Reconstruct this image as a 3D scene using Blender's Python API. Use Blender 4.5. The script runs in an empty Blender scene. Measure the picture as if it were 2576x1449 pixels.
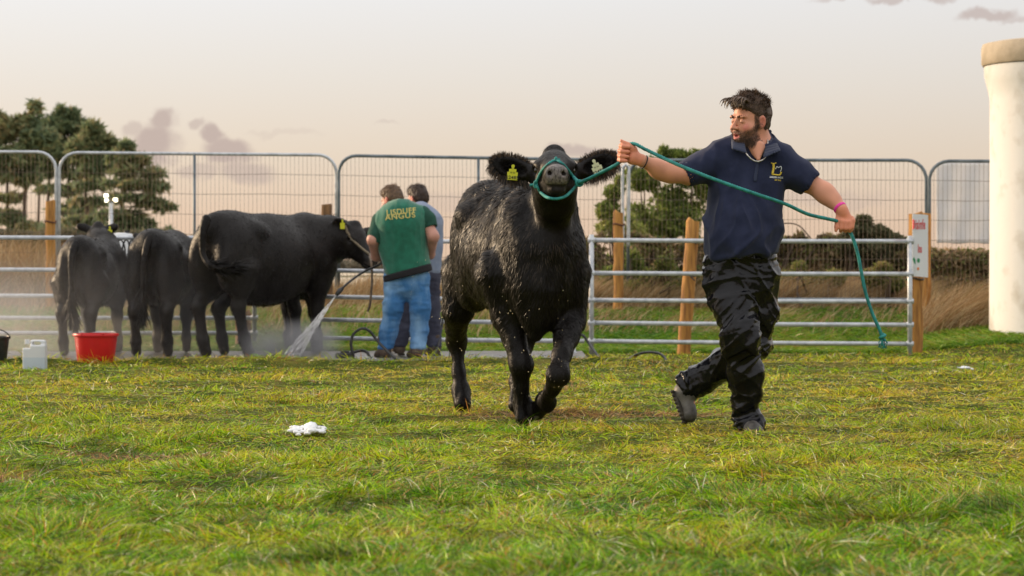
import bpy, math, random
import numpy as np
from mathutils import Vector, Matrix
from mathutils.bvhtree import BVHTree
R = math.radians
rng = np.random.default_rng(7)
random.seed(7)
SC = bpy.context.scene
COL = SC.collection

# ------------------------------------------------------------------ camera
F_PX, UH, VH, CZ = 6082.0, 1288.0, 680.0, 0.83      # 85 mm lens, camera 0.83 m above the grass
cam = bpy.data.cameras.new('camera'); camo = bpy.data.objects.new('camera', cam); COL.objects.link(camo)
cam.lens = 85; cam.sensor_width = 36; cam.shift_y = -44.5/2576
cam.clip_start = 0.1; cam.clip_end = 6000
camo.location = (0, 0, CZ); camo.rotation_euler = (R(90), 0, 0)
cam.dof.use_dof = True; cam.dof.focus_distance = 12.5; cam.dof.aperture_fstop = 5.0
SC.camera = camo
SC.render.resolution_x = 1024; SC.render.resolution_y = 576
SC.view_settings.view_transform = 'Standard'; SC.view_settings.look = 'None'
SC.view_settings.exposure = 0.0; SC.view_settings.gamma = 1

def P(u, v, Y):
    return np.array([(u-UH)/F_PX*Y, Y, CZ-(v-VH)/F_PX*Y])

# ------------------------------------------------------------------ sky
SUN_EL, SUN_AZ = R(14), R(-62)       # azimuth measured from +Y towards +X
sd = np.array([math.sin(SUN_AZ)*math.cos(SUN_EL), math.cos(SUN_AZ)*math.cos(SUN_EL), math.sin(SUN_EL)])
W = bpy.data.worlds.new('World'); SC.world = W; W.use_nodes = True
nt = W.node_tree; nt.nodes.clear()
def N(t, **k):
    n = nt.nodes.new(t)
    for a, b in k.items(): setattr(n, a, b)
    return n
def L(a, b): nt.links.new(a, b)
out = N('ShaderNodeOutputWorld'); bg = N('ShaderNodeBackground'); L(bg.outputs[0], out.inputs[0])
tc = N('ShaderNodeTexCoord'); sep = N('ShaderNodeSeparateXYZ'); L(tc.outputs['Generated'], sep.inputs[0])
ramp = N('ShaderNodeValToRGB'); L(sep.outputs[2], ramp.inputs[0])
cr = ramp.color_ramp
stops = [(0.0, (.74, .52, .375)), (.02, (.74, .545, .405)), (.045, (.745, .62, .50)), (.08, (.765, .705, .645)), (.115, (.80, .785, .785)),
         (.3, (1.0, .97, .95)), (1.0, (1.25, 1.22, 1.22))]
cr.elements[0].position = stops[0][0]; cr.elements[0].color = (*stops[0][1], 1)
cr.elements[1].position = 1.0; cr.elements[1].color = (*stops[-1][1], 1)
for p_, c_ in stops[1:-1]:
    e = cr.elements.new(p_); e.color = (*c_, 1)
# left side of the view is a little brighter and cooler
mr = N('ShaderNodeMapRange'); L(sep.outputs[0], mr.inputs[0]); mr.inputs[1].default_value = -.25; mr.inputs[2].default_value = .25
mr.inputs[3].default_value = 1.05; mr.inputs[4].default_value = .96
mul = N('ShaderNodeVectorMath', operation='SCALE'); L(ramp.outputs[0], mul.inputs[0]); L(mr.outputs[0], mul.inputs['Scale'])
# clouds: soft banks low over the horizon, each a direction in the sky
def cloud_mask(items, soft, ns, amp):
    no = N('ShaderNodeTexNoise'); no.inputs['Scale'].default_value = ns; no.inputs['Detail'].default_value = 5; no.inputs['Roughness'].default_value = .6
    L(tc.outputs['Generated'], no.inputs['Vector'])
    sb = N('ShaderNodeVectorMath', operation='SUBTRACT'); L(no.outputs['Color'], sb.inputs[0]); sb.inputs[1].default_value = (.5, .5, .5)
    sc = N('ShaderNodeVectorMath', operation='SCALE'); L(sb.outputs[0], sc.inputs[0]); sc.inputs['Scale'].default_value = amp
    ad = N('ShaderNodeVectorMath', operation='ADD'); L(tc.outputs['Generated'], ad.inputs[0]); L(sc.outputs[0], ad.inputs[1])
    last = None
    for (u, v, ru, rv, dens) in items:
        d = P(u, v, 1.0) - np.array([0, 0, CZ]); 
        s2 = N('ShaderNodeVectorMath', operation='SUBTRACT'); L(ad.outputs[0], s2.inputs[0]); s2.inputs[1].default_value = d.tolist()
        m2 = N('ShaderNodeVectorMath', operation='MULTIPLY'); L(s2.outputs[0], m2.inputs[0]); m2.inputs[1].default_value = (F_PX/ru, 0.0, F_PX/rv)
        ln = N('ShaderNodeVectorMath', operation='LENGTH'); L(m2.outputs[0], ln.inputs[0])
        r_ = N('ShaderNodeMapRange'); r_.interpolation_type = 'SMOOTHSTEP'; L(ln.outputs['Value'], r_.inputs[0])
        r_.inputs[1].default_value = 1.15; r_.inputs[2].default_value = 1.15-soft; r_.inputs[3].default_value = 0; r_.inputs[4].default_value = dens
        if last is None: last = r_.outputs[0]
        else:
            mx = N('ShaderNodeMath', operation='MAXIMUM'); L(last, mx.inputs[0]); L(r_.outputs[0], mx.inputs[1]); last = mx.outputs[0]
    return last
items = [(420, 310, 38, 38, .72), (400, 370, 66, 62, .8), (345, 335, 26, 24, .45), (505, 322, 24, 16, .5), (548, 345, 34, 28, .75), (580, 385, 75, 42, .75),
         (620, 440, 85, 34, .55), (500, 430, 60, 26, .45), (1435, 376, 75, 18, .6), (1490, 384, 90, 16, .5), (970, 318, 40, 6, .25), (720, 330, 90, 10, .15),
         (2450, 60, 85, 18, .6), (2530, 72, 60, 10, .4), (2270, 8, 130, 12, .55), (2120, 3, 100, 7, .4), (1150, 510, 160, 30, .22), (2080, 500, 160, 30, .25)]
items = [(a, b, c, d, min(.95, f*1.25)) for (a, b, c, d, f) in items]
cm = cloud_mask(items, .62, 60, .016)
mixc = N('ShaderNodeMixRGB'); L(cm, mixc.inputs[0]); L(mul.outputs[0], mixc.inputs[1]); mixc.inputs[2].default_value = (.50, .395, .365, 1)
# physical sky adds its share of blue from above and warmth round the sun
sky = N('ShaderNodeTexSky'); sky.sky_type = 'NISHITA'; sky.sun_disc = False; sky.sun_elevation = SUN_EL; sky.sun_rotation = SUN_AZ
sky.air_density = 1.0; sky.dust_density = 2.0
sks = N('ShaderNodeVectorMath', operation='SCALE'); L(sky.outputs[0], sks.inputs[0]); sks.inputs['Scale'].default_value = .012
addn = N('ShaderNodeVectorMath', operation='ADD'); L(mixc.outputs[0], addn.inputs[0]); L(sks.outputs[0], addn.inputs[1])
L(addn.outputs[0], bg.inputs[0]); bg.inputs[1].default_value = 1.0

sl = bpy.data.lights.new('sun', 'SUN'); sl.energy = 4.3; sl.angle = R(3); sl.color = (1, .74, .47)
so = bpy.data.objects.new('sun', sl); COL.objects.link(so)
so.rotation_euler = Vector(sd.tolist()).to_track_quat('Z', 'Y').to_euler()

# ------------------------------------------------------------------ materials
def material(name, c=(.5, .5, .5), rough=.6, c2=None, ns=8, metal=0, spec=.5, bump=0, bs=60, vcol=None, sheen=0, trans=0, coat=0,
             aniso=None, emit=None, detail=4, bdist=.01, lo=.35, hi=.65, rvar=0):
    m = bpy.data.materials.new(name); m.use_nodes = True
    t = m.node_tree; b = t.nodes['Principled BSDF']
    b.inputs['Roughness'].default_value = rough; b.inputs['Metallic'].default_value = metal
    b.inputs['Specular IOR Level'].default_value = spec
    if sheen: b.inputs['Sheen Weight'].default_value = sheen; b.inputs['Sheen Roughness'].default_value = .5
    if coat: b.inputs['Coat Weight'].default_value = coat; b.inputs['Coat Roughness'].default_value = .12
    tcn = t.nodes.new('ShaderNodeTexCoord'); mp = t.nodes.new('ShaderNodeMapping'); t.links.new(tcn.outputs['Object'], mp.inputs[0])
    if aniso: mp.inputs['Scale'].default_value = aniso
    src = None
    if vcol:
        a = t.nodes.new('ShaderNodeAttribute'); a.attribute_name = vcol; src = a.outputs['Color']
    if c2 is not None:
        n = t.nodes.new('ShaderNodeTexNoise'); n.inputs['Scale'].default_value = ns; n.inputs['Detail'].default_value = detail
        t.links.new(mp.outputs[0], n.inputs['Vector'])
        r = t.nodes.new('ShaderNodeMapRange'); t.links.new(n.outputs['Fac'], r.inputs[0]); r.inputs[1].default_value = lo; r.inputs[2].default_value = hi
        mx = t.nodes.new('ShaderNodeMixRGB'); t.links.new(r.outputs[0], mx.inputs[0])
        if src is None: mx.inputs[1].default_value = (*c, 1)
        else: t.links.new(src, mx.inputs[1])
        if src is None: mx.inputs[2].default_value = (*c2, 1)
        else:
            mx.blend_type = 'MULTIPLY'; mx.inputs[2].default_value = (*c2, 1)
        src = mx.outputs[0]
        if rvar:
            r2 = t.nodes.new('ShaderNodeMapRange'); t.links.new(n.outputs['Fac'], r2.inputs[0]); r2.inputs[1].default_value = lo; r2.inputs[2].default_value = hi
            r2.inputs[3].default_value = rough-rvar; r2.inputs[4].default_value = rough+rvar; t.links.new(r2.outputs[0], b.inputs['Roughness'])
    if src is not None: t.links.new(src, b.inputs['Base Color'])
    else: b.inputs['Base Color'].default_value = (*c, 1)
    if bump:
        n = t.nodes.new('ShaderNodeTexNoise'); n.inputs['Scale'].default_value = bs; n.inputs['Detail'].default_value = 5
        t.links.new(mp.outputs[0], n.inputs['Vector'])
        bp = t.nodes.new('ShaderNodeBump'); bp.inputs['Strength'].default_value = bump; bp.inputs['Distance'].default_value = bdist
        t.links.new(n.outputs['Fac'], bp.inputs['Height']); t.links.new(bp.outputs[0], b.inputs['Normal'])
    if trans:
        tr = t.nodes.new('ShaderNodeBsdfTranslucent'); ms = t.nodes.new('ShaderNodeMixShader'); ms.inputs[0].default_value = trans
        if src is not None: t.links.new(src, tr.inputs[0])
        else: tr.inputs[0].default_value = (*c, 1)
        t.links.new(b.outputs[0], ms.inputs[1]); t.links.new(tr.outputs[0], ms.inputs[2])
        t.links.new(ms.outputs[0], t.nodes['Material Output'].inputs['Surface'])
    if emit:
        b.inputs['Emission Color'].default_value = (*emit[:3], 1); b.inputs['Emission Strength'].default_value = emit[3]
    return m

# ------------------------------------------------------------------ objects
ORG = {}
def empty(name, loc, label, cat, group=None, kind=None):
    o = bpy.data.objects.new(name, None); COL.objects.link(o); o.location = [float(q) for q in loc]
    o.empty_display_size = .2
    o['label'] = label; o['category'] = cat
    if group: o['group'] = group
    if kind: o['kind'] = kind
    ORG[o.name] = np.array([float(q) for q in loc]); return o
def tag(o, label, cat=None, group=None, kind=None):
    o['label'] = label
    if cat: o['category'] = cat
    if group: o['group'] = group
    if kind: o['kind'] = kind
    return o
def mk(name, V, F, mat, parent=None, smooth=True, col=None, origin=None):
    """one mesh object; V in world coordinates; F an (n,k) array or a list of such arrays / tuples"""
    V = np.asarray(V, float)
    og = ORG[parent.name] if parent is not None else (np.asarray(origin, float) if origin is not None else np.zeros(3))
    V = V-og
    me = bpy.data.meshes.new(name)
    Fs = F if isinstance(F, list) else [F]
    if len(Fs) and not isinstance(Fs[0], np.ndarray):
        me.from_pydata(V.tolist(), [], [tuple(int(i) for i in f) for f in Fs])
    else:
        Fs = [f for f in Fs if len(f)]
        nl = sum(f.size for f in Fs); npoly = sum(len(f) for f in Fs)
        me.vertices.add(len(V)); me.vertices.foreach_set('co', V.astype(np.float32).ravel())
        me.loops.add(nl); me.loops.foreach_set('vertex_index', np.concatenate([f.ravel() for f in Fs]).astype(np.int32))
        me.polygons.add(npoly)
        tot = np.concatenate([np.full(len(f), f.shape[1]) for f in Fs])
        st = np.concatenate([[0], np.cumsum(tot)[:-1]]).astype(np.int32)
        me.polygons.foreach_set('loop_start', st)
        me.update(calc_edges=True)
    if smooth and len(me.polygons): me.polygons.foreach_set('use_smooth', np.ones(len(me.polygons), bool))
    if col is not None:
        at = me.color_attributes.new('Col', 'FLOAT_COLOR', 'POINT')
        c = np.ones((len(V), 4), np.float32); c[:, :3] = col; at.data.foreach_set('color', c.ravel())
    me.materials.append(mat)
    o = bpy.data.objects.new(name, me); COL.objects.link(o)
    if parent is not None: o.parent = parent
    else: o.location = og.tolist()
    ORG[o.name] = og
    return o

class Geo:
    """collects simple shapes into one mesh"""
    def __init__(s): s.V = []; s.F = []; s.n = 0
    def add(s, V, F):
        V = np.asarray(V, float); s.V.append(V); s.F += [tuple(i+s.n for i in f) for f in F]; s.n += len(V); return s
    def box(s, c, d, R3=None, bev=0):
        c = np.asarray(c, float); h = np.asarray(d, float)/2
        if bev <= 0:
            v = np.array([[x, y, z] for x in (-1, 1) for y in (-1, 1) for z in (-1, 1)])*h
            f = [(0, 1, 3, 2), (4, 6, 7, 5), (0, 4, 5, 1), (2, 3, 7, 6), (0, 2, 6, 4), (1, 5, 7, 3)]
        else:
            b = min(bev, h.min()*.9)
            v = []
            for sx in (-1, 1):
                for sy in (-1, 1):
                    for sz in (-1, 1):
                        S = np.array([sx, sy, sz])
                        for a in range(3):
                            q = (h-b)*S; q[a] = h[a]*S[a]; v.append(q)
            v = np.array(v); I = lambda sx, sy, sz, a: ((sx*2+sy)*2+sz)*3+a
            f = []
            for a in range(3):
                for sg in (0, 1):
                    q = []
                    for (p1, p2) in ((0, 0), (1, 0), (1, 1), (0, 1)):
                        idx = [0, 0, 0]; idx[a] = sg; o = [i for i in range(3) if i != a]; idx[o[0]] = p1; idx[o[1]] = p2; q.append(I(*idx, a))
                    f.append(tuple(q))
            for a in range(3):
                o = [i for i in range(3) if i != a]
                for p1 in (0, 1):
                    for p2 in (0, 1):
                        i0 = [0, 0, 0]; i0[o[0]] = p1; i0[o[1]] = p2; i1 = list(i0); i1[a] = 1
                        f.append((I(*i0, o[0]), I(*i1, o[0]), I(*i1, o[1]), I(*i0, o[1])))
            for sx in (0, 1):
                for sy in (0, 1):
                    for sz in (0, 1): f.append((I(sx, sy, sz, 0), I(sx, sy, sz, 1), I(sx, sy, sz, 2)))
        if R3 is not None: v = v@np.asarray(R3).T
        return s.add(v+c, f)
    def tube(s, pts, r, n=10, lobes=0, pitch=.05, amp=.18, res=None, cap=True):
        V, F = tube_geo(pts, r, n, lobes, pitch, amp, res, cap); return s.add(V, F)
    def lathe(s, c, prof, n=32, axis=None):
        v = []; f = []; m = len(prof); c = np.asarray(c, float)
        for i in range(n):
            a = 2*math.pi*i/n
            for (r, z) in prof: v.append((r*math.cos(a), r*math.sin(a), z))
        for i in range(n):
            j = (i+1) % n
            for k in range(m-1): f.append((i*m+k, j*m+k, j*m+k+1, i*m+k+1))
        v = np.array(v)
        if axis is not None: v = v@np.asarray(axis)
        return s.add(v+c, f)
    def mk(s, name, mat, parent=None, smooth=False, origin=None):
        o = mk(name, np.concatenate(s.V), s.F, mat, parent, smooth, origin=origin)
        if len(o.data.polygons):
            bm_fix(o)
        return o
import bmesh
def bm_fix(o):
    bm = bmesh.new(); bm.from_mesh(o.data); bmesh.ops.recalc_face_normals(bm, faces=bm.faces); bm.to_mesh(o.data); bm.free()
def auto_smooth(o, ang=40):
    me = o.data
    me.polygons.foreach_set('use_smooth', np.ones(len(me.polygons), bool))
    bm = bmesh.new(); bm.from_mesh(me)
    for e in bm.edges:
        if len(e.link_faces) == 2 and e.calc_face_angle(0) > R(ang): e.smooth = False
    bm.to_mesh(me); bm.free(); return o
def crom(pts, res):
    """Catmull-Rom through pts, about one sample per res metres"""
    p = np.asarray(pts, float); p = np.vstack([2*p[0]-p[1], p, 2*p[-1]-p[-2]]); o = []
    for i in range(1, len(p)-2):
        d = np.linalg.norm(p[i+1]-p[i]); n = max(1, int(math.ceil(d/res)))
        for k in range(n):
            t = k/n
            o.append(.5*((2*p[i])+(-p[i-1]+p[i+1])*t+(2*p[i-1]-5*p[i]+4*p[i+1]-p[i+2])*t*t+(-p[i-1]+3*p[i]-3*p[i+1]+p[i+2])*t**3))
    o.append(p[-2]); return np.array(o)
def tube_geo(pts, r, n=10, lobes=0, pitch=.05, amp=.18, res=None, cap=True):
    p = np.asarray(pts, float)
    if res: p = crom(p, res)
    m = len(p); rr = np.full(m, r) if np.isscalar(r) else np.interp(np.linspace(0, 1, m), np.linspace(0, 1, len(r)), r)
    T = np.gradient(p, axis=0); T /= np.linalg.norm(T, axis=1)[:, None]+1e-12
    up = np.array([0, 0, 1.]) if abs(T[0][2]) < .9 else np.array([0, 1., 0])
    a = np.cross(T[0], up); a /= np.linalg.norm(a); V = []; s = 0
    th = np.arange(n)*2*math.pi/n
    for i in range(m):
        a = a-T[i]*a.dot(T[i]); a /= np.linalg.norm(a); b = np.cross(T[i], a)
        if i: s += np.linalg.norm(p[i]-p[i-1])
        rad = rr[i]*(1+(amp*np.cos(lobes*(th-2*math.pi*s/pitch/1.0)) if lobes else 0))
        rad = np.broadcast_to(rad, (n,))
        V.append(p[i]+np.outer(rad*np.cos(th), a)+np.outer(rad*np.sin(th), b))
    V = np.concatenate(V); F = []
    for i in range(m-1):
        for k in range(n):
            F.append((i*n+k, i*n+(k+1) % n, (i+1)*n+(k+1) % n, (i+1)*n+k))
    if cap: F.append(tuple(range(n))[::-1]); F.append(tuple((m-1)*n+k for k in range(n)))
    return V, F

# ------------------------------------------------------------------ noise and implicit surfaces
def _h(i, j, k, s):
    x = (i*374761393+j*668265263+k*2147483647+s*1274126177) & 0xFFFFFFFF
    x = ((x ^ (x >> 13))*1274126177) & 0xFFFFFFFF; x ^= x >> 16
    return (x & 0xFFFF)/32767.5-1
def vn(Q, scale=1., seed=0):
    Q = np.asarray(Q, float)*scale+1000.; i = np.floor(Q).astype(np.int64); f = Q-i; f = f*f*(3-2*f)
    r = 0
    for dx in (0, 1):
        wx = f[..., 0] if dx else 1-f[..., 0]
        for dy in (0, 1):
            wy = f[..., 1] if dy else 1-f[..., 1]
            for dz in (0, 1):
                wz = f[..., 2] if dz else 1-f[..., 2]
                r = r+wx*wy*wz*_h(i[..., 0]+dx, i[..., 1]+dy, i[..., 2]+dz, seed)
    return r
def unit(v): v = np.asarray(v, float); return v/(np.linalg.norm(v)+1e-12)
class SDF:
    def __init__(s): s.ops = []
    def cap(s, a, b, ra, rb=None, k=.03, sq=None, sub=False):
        a = np.asarray(a, float); b = np.asarray(b, float); rb = ra if rb is None else rb
        m = max(ra, rb)
        if sq is not None: n_ = unit(sq[0]); f_ = sq[1]; m = m*max(1, 1/f_)
        def fn(Q):
            d = Q-a; ab = b-a
            if sq is not None:
                d = d+np.multiply.outer((d@n_)*(f_-1), n_); ab = ab+n_*(ab@n_)*(f_-1)
            t = np.clip((d@ab)/(ab@ab+1e-12), 0, 1)
            w = d-np.multiply.outer(t, ab)
            return np.sqrt((w*w).sum(-1))-(ra+(rb-ra)*t)
        s.ops.append((fn, np.minimum(a, b)-m, np.maximum(a, b)+m, k, sub)); return s
    def chain(s, pts, rad, k=.03, sq=None):
        for i in range(len(pts)-1): s.cap(pts[i], pts[i+1], rad[i], rad[i+1], k, sq)
        return s
    def ell(s, c, r, A=None, k=.03, sub=False):
        c = np.asarray(c, float); r = np.asarray(r, float); A = np.eye(3) if A is None else np.asarray(A)   # rows = axes
        m = r.max()
        def fn(Q):
            d = (Q-c)@A.T; k0 = np.sqrt(((d/r)**2).sum(-1)); k1 = np.sqrt(((d/(r*r))**2).sum(-1))+1e-9
            return k0*(k0-1)/k1
        s.ops.append((fn, c-m, c+m, k, sub)); return s
    def plane_cut(s, p, n, lo, hi, k=.004):
        p = np.asarray(p, float); n = unit(n)
        s.ops.append((lambda Q: -((Q-p)@n), np.asarray(lo, float), np.asarray(hi, float), k, True)); return s
    def mesh(s, h, margin=.02, main=True):
        lo = np.min([o[1] for o in s.ops if not o[4]], 0)-margin-h*2; hi = np.max([o[2] for o in s.ops if not o[4]], 0)+margin+h*2
        n = np.ceil((hi-lo)/h).astype(int)+1
        D = np.full(n, 1.0, np.float32)
        ax = [lo[i]+np.arange(n[i])*h for i in range(3)]
        for fn, a, b, k, sub in s.ops:
            i0 = np.clip(np.floor((a-k-2.5*h-lo)/h).astype(int), 0, n-1); i1 = np.clip(np.ceil((b+k+2.5*h-lo)/h).astype(int)+1, 1, n)
            if np.any(i1 <= i0): continue
            g = np.stack(np.meshgrid(ax[0][i0[0]:i1[0]], ax[1][i0[1]:i1[1]], ax[2][i0[2]:i1[2]], indexing='ij'), -1)
            d = fn(g); S = (slice(i0[0], i1[0]), slice(i0[1], i1[1]), slice(i0[2], i1[2])); c = D[S]
            if sub: d = -d; hh = np.maximum(k-np.abs(c-d), 0)/k; D[S] = np.maximum(c, d)+hh*hh*k*.25
            else: hh = np.maximum(k-np.abs(c-d), 0)/k; D[S] = np.minimum(c, d)-hh*hh*k*.25
        V, F = surfnet(D, lo, h); return largest(V, F) if main else (V, F)
def largest(V, F):
    lab = np.arange(len(V))
    for _ in range(200):
        m = lab[F].min(1); new = lab.copy()
        for i in range(4): np.minimum.at(new, F[:, i], m)
        new = new[new]; new = new[new]
        if (new == lab).all(): break
        lab = new
    u, c = np.unique(lab, return_counts=True)
    if len(u) == 1: return V, F
    k = lab == u[c.argmax()]; ix = np.cumsum(k)-1; f = F[k[F].all(1)]; return V[k], ix[f]
def surfnet(D, lo, h):
    S = D < 0; n = np.array(D.shape)
    c = np.zeros(n-1, np.int8); off = [(i, j, k) for i in (0, 1) for j in (0, 1) for k in (0, 1)]
    sl = lambda o: tuple(slice(o[a], n[a]-1+o[a]) for a in range(3))
    for o in off: c += S[sl(o)]
    cells = np.argwhere((c > 0) & (c < 8)); idx = np.full(n-1, -1, np.int64); idx[tuple(cells.T)] = np.arange(len(cells))
    pos = np.zeros((len(cells), 3)); cnt = np.zeros(len(cells))
    for a in range(3):
        for p in (0, 1):
            for q in (0, 1):
                o = [0, 0, 0]; ot = [i for i in range(3) if i != a]; o[ot[0]] = p; o[ot[1]] = q; e = list(o); e[a] = 1
                va = D[tuple((cells+o).T)]; vb = D[tuple((cells+e).T)]; m = (va < 0) != (vb < 0)
                t = np.where(m, va/(va-vb+1e-20), 0); pt = np.tile(np.array(o, float), (len(cells), 1)); pt[:, a] += t
                pos += pt*m[:, None]; cnt += m
    V = (cells+pos/cnt[:, None])*h+lo; F = []
    for a in range(3):
        b, d = (a+1) % 3, (a+2) % 3
        s0 = [slice(1, n[i]-1) for i in range(3)]; s1 = list(s0); s0[a] = slice(0, n[a]-1); s1[a] = slice(1, n[a])
        A = S[tuple(s0)]; B = S[tuple(s1)]
        for flip, m in ((False, A & ~B), (True, B & ~A)):
            e = np.argwhere(m)
            if not len(e): continue
            e[:, b] += 1; e[:, d] += 1
            q = []
            for (x, y) in ((-1, -1), (0, -1), (0, 0), (-1, 0)):
                w = e.copy(); w[:, b] += x; w[:, d] += y; q.append(idx[tuple(w.T)])
            q = np.stack(q, 1); F.append(q[:, ::-1] if flip else q)
    F = np.concatenate(F); F = F[(F >= 0).all(1)]
    return V, F
def normals(V, F):
    n = np.cross(V[F[:, 2]]-V[F[:, 0]], V[F[:, 3]]-V[F[:, 1]]); N_ = np.zeros_like(V)
    for i in range(4): np.add.at(N_, F[:, i], n)
    return N_/(np.linalg.norm(N_, axis=1)[:, None]+1e-12)
def relax(V, F, it=2, w=.5):
    for _ in range(it):
        A = np.zeros_like(V); c = np.zeros(len(V))
        for i in range(4):
            j = (i+1) % 4
            np.add.at(A, F[:, i], V[F[:, j]]); np.add.at(A, F[:, j], V[F[:, i]]); np.add.at(c, F[:, i], 1); np.add.at(c, F[:, j], 1)
        V = V*(1-w)+w*A/np.maximum(c, 1)[:, None]
    return V
def sample(V, F, n, r=None, w=None):
    r = r or rng
    nf = np.cross(V[F[:, 2]]-V[F[:, 0]], V[F[:, 3]]-V[F[:, 1]]); ar = np.linalg.norm(nf, axis=1)
    pr = ar if w is None else ar*w
    i = r.choice(len(F), n, p=pr/pr.sum()); a = r.random((n, 1)); b = r.random((n, 1)); q = F[i]
    p = (V[q[:, 0]]*(1-a)+V[q[:, 1]]*a)*(1-b)+(V[q[:, 3]]*(1-a)+V[q[:, 2]]*a)*b
    return p, nf[i]/(ar[i][:, None]+1e-12)
def strands(root, d, length, width, bend=None, seg=3, side=None, r=None):
    """thin tapering blades; returns V, [quads, tris]"""
    r = r or rng
    n = len(root); d = d/(np.linalg.norm(d, axis=1)[:, None]+1e-12); L_ = np.broadcast_to(length, (n,))[:, None]; w = np.broadcast_to(width, (n,))[:, None]
    if side is None: side = r.normal(size=(n, 3))
    s = np.cross(d, side); s /= np.linalg.norm(s, axis=1)[:, None]+1e-12
    bend = np.zeros((n, 3)) if bend is None else bend
    V = np.zeros((n, 2*seg+1, 3))
    for k in range(seg):
        t = k/seg; c = root+d*L_*t+bend*L_*t*t; wt = w*(1-t*.75)*.5
        V[:, 2*k] = c-s*wt; V[:, 2*k+1] = c+s*wt
    V[:, -1] = root+d*L_+bend*L_
    b = (np.arange(n)*(2*seg+1))[:, None]
    q = np.concatenate([b+np.array([2*k, 2*k+1, 2*k+3, 2*k+2]) for k in range(seg-1)]) if seg > 1 else np.zeros((0, 4), int)
    t3 = b+np.array([2*seg-2, 2*seg-1, 2*seg])
    return V.reshape(-1, 3), [q, t3]
def sstep(x, a, b): t = np.clip((x-a)/(b-a), 0, 1); return t*t*(3-2*t)
# ------------------------------------------------------------------ ground
def H(x, y):
    x = np.asarray(x, float); y = np.asarray(y, float); x, y = np.broadcast_arrays(x, y)
    Q = np.stack([x, y, np.zeros_like(x)], -1)
    near = (1-sstep(y, 20.5, 21.6))
    z = .022*vn(Q, .9, 3)*near+.014*vn(Q, 3.1, 4)*near+.013*vn(Q, 5.6, 14)*near
    z = z+.075*np.exp(-((y-21.25)/.32)**2)*(.75+.55*vn(Q, 1.9, 5))*(1-sstep(x, .6, 1.6)*.6)
    z = z+.40*sstep(y, 24.7, 29.0)+.22*sstep(y, 29, 60)+.03*vn(Q, .7, 6)*sstep(y, 24.6, 26)
    z = z+.16*sstep(x, 3.6, 5.2)*sstep(y, 22.5, 25.4)*(1-sstep(y, 26, 29))
    # trodden dips near the heifer
    return z
xs = np.concatenate([-np.geomspace(2500, 14.3, 26), np.arange(-14, -6, .16), np.arange(-6, 6, .08), np.arange(6, 14.01, .16), np.geomspace(14.3, 2500, 26)])
ys = np.concatenate([np.array([-400, -100, -30, -10, -3, 0, 2, 3.5]), np.arange(4.5, 22, .08), np.arange(22, 34, .16), np.geomspace(34.3, 4500, 40)])
GX, GY = np.meshgrid(xs, ys, indexing='ij'); GZ = H(GX, GY)-.004
V = np.stack([GX, GY, GZ], -1).reshape(-1, 3); ni, nj = GX.shape
I = (np.arange(ni-1)[:, None]*nj+np.arange(nj-1)[None]).ravel()
Fq = np.stack([I, I+nj, I+nj+1, I+1], 1)
m_soil = material('ground_soil', (.045, .065, .010), .95, (.15, .13, .03), 2.2, spec=.04, bump=.8, bs=45, bdist=.02, detail=8, lo=.42, hi=.66)
g = mk('ground', V, Fq, m_soil); g['kind'] = 'structure'; g['label'] = 'uneven grassy field ground running back past the gates'

# wet washing pad under the tied cattle
m_pad = material('wet_concrete', (.10, .092, .088), .4, (.20, .185, .18), 3, bump=.3, bs=30, rvar=.15)
xs2 = np.arange(-9, .75, .1); ys2 = np.arange(21.55, 24.4, .1)
AX, AY = np.meshgrid(xs2, ys2, indexing='ij'); AY2 = AY+.12*vn(np.stack([AX, AY*0, AY*0], -1), 1.3, 9)*(AY < 21.8)
V = np.stack([AX, AY2, np.full_like(AX, .012)+np.maximum(H(AX, AY2), 0)*0+.010], -1).reshape(-1, 3); nj2 = AX.shape[1]
I = (np.arange(AX.shape[0]-1)[:, None]*nj2+np.arange(nj2-1)[None]).ravel()
pd = mk('concrete_pad', V, np.stack([I, I+nj2, I+nj2+1, I+1], 1), m_pad); pd['kind'] = 'structure'; pd['label'] = 'wet grey washing pad under the tied cattle'

# ------------------------------------------------------------------ grass
GREEN = np.array([[.08, .25, .004], [.21, .43, .006], [.42, .55, .008], [.60, .52, .018], [.78, .54, .09], [.62, .32, .05]])
def grass_cols(Q, n, g_):
    a = .8*vn(Q, .9, 11)+.8*vn(Q, 3.1, 12)+.7*vn(Q, 9., 13)+g_.normal(size=n)*.62
    y = Q[:, 1]
    dry = sstep(y, 8.5, 13)*.75-sstep(y, 21, 24)*.1
    s = a*1.0+dry*1.3+1.35
    k = np.clip(s, 0, 4.99); i = k.astype(int); f = (k-i)[:, None]
    c = GREEN[i]*(1-f)+GREEN[np.minimum(i+1, 5)]*f
    r_ = g_.random(n)
    for lo_, hi_, cc in ((0, .10, (.03, .10, .006)), (.10, .17, (.62, .47, .18)), (.17, .235, (.50, .22, .045)), (.235, .262, (.80, .76, .55)), (.262, .33, (.42, .55, .03)), (.33, .37, (.16, .09, .04))):  # the near-white blades are wet glints painted as colour
        m = (r_ >= lo_) & (r_ < hi_); c[m] = cc
    X_ = Q[:, 0]; y_ = Q[:, 1]
    br = (((X_-.62)/.95)**2+((y_-13.75)/.42)**2+.5*vn(Q, 3., 77) < 1) & (g_.random(n) < .8)
    br |= (vn(Q, .55, 78)+.5*vn(Q, 2.4, 79) > .93) & (g_.random(n) < .6)
    c[br] = np.array([.42, .24, .10])*(.6+.8*g_.random((br.sum(), 1)))
    dk = (vn(Q, 2.1, 80)+.7*vn(Q, 6., 81) > .75)[:, None]  # darker clumps put shadow contrast into the blade colour
    return c*(.36+1.2*g_.random((n, 1)))*np.where(dk, .55, 1.)
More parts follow.
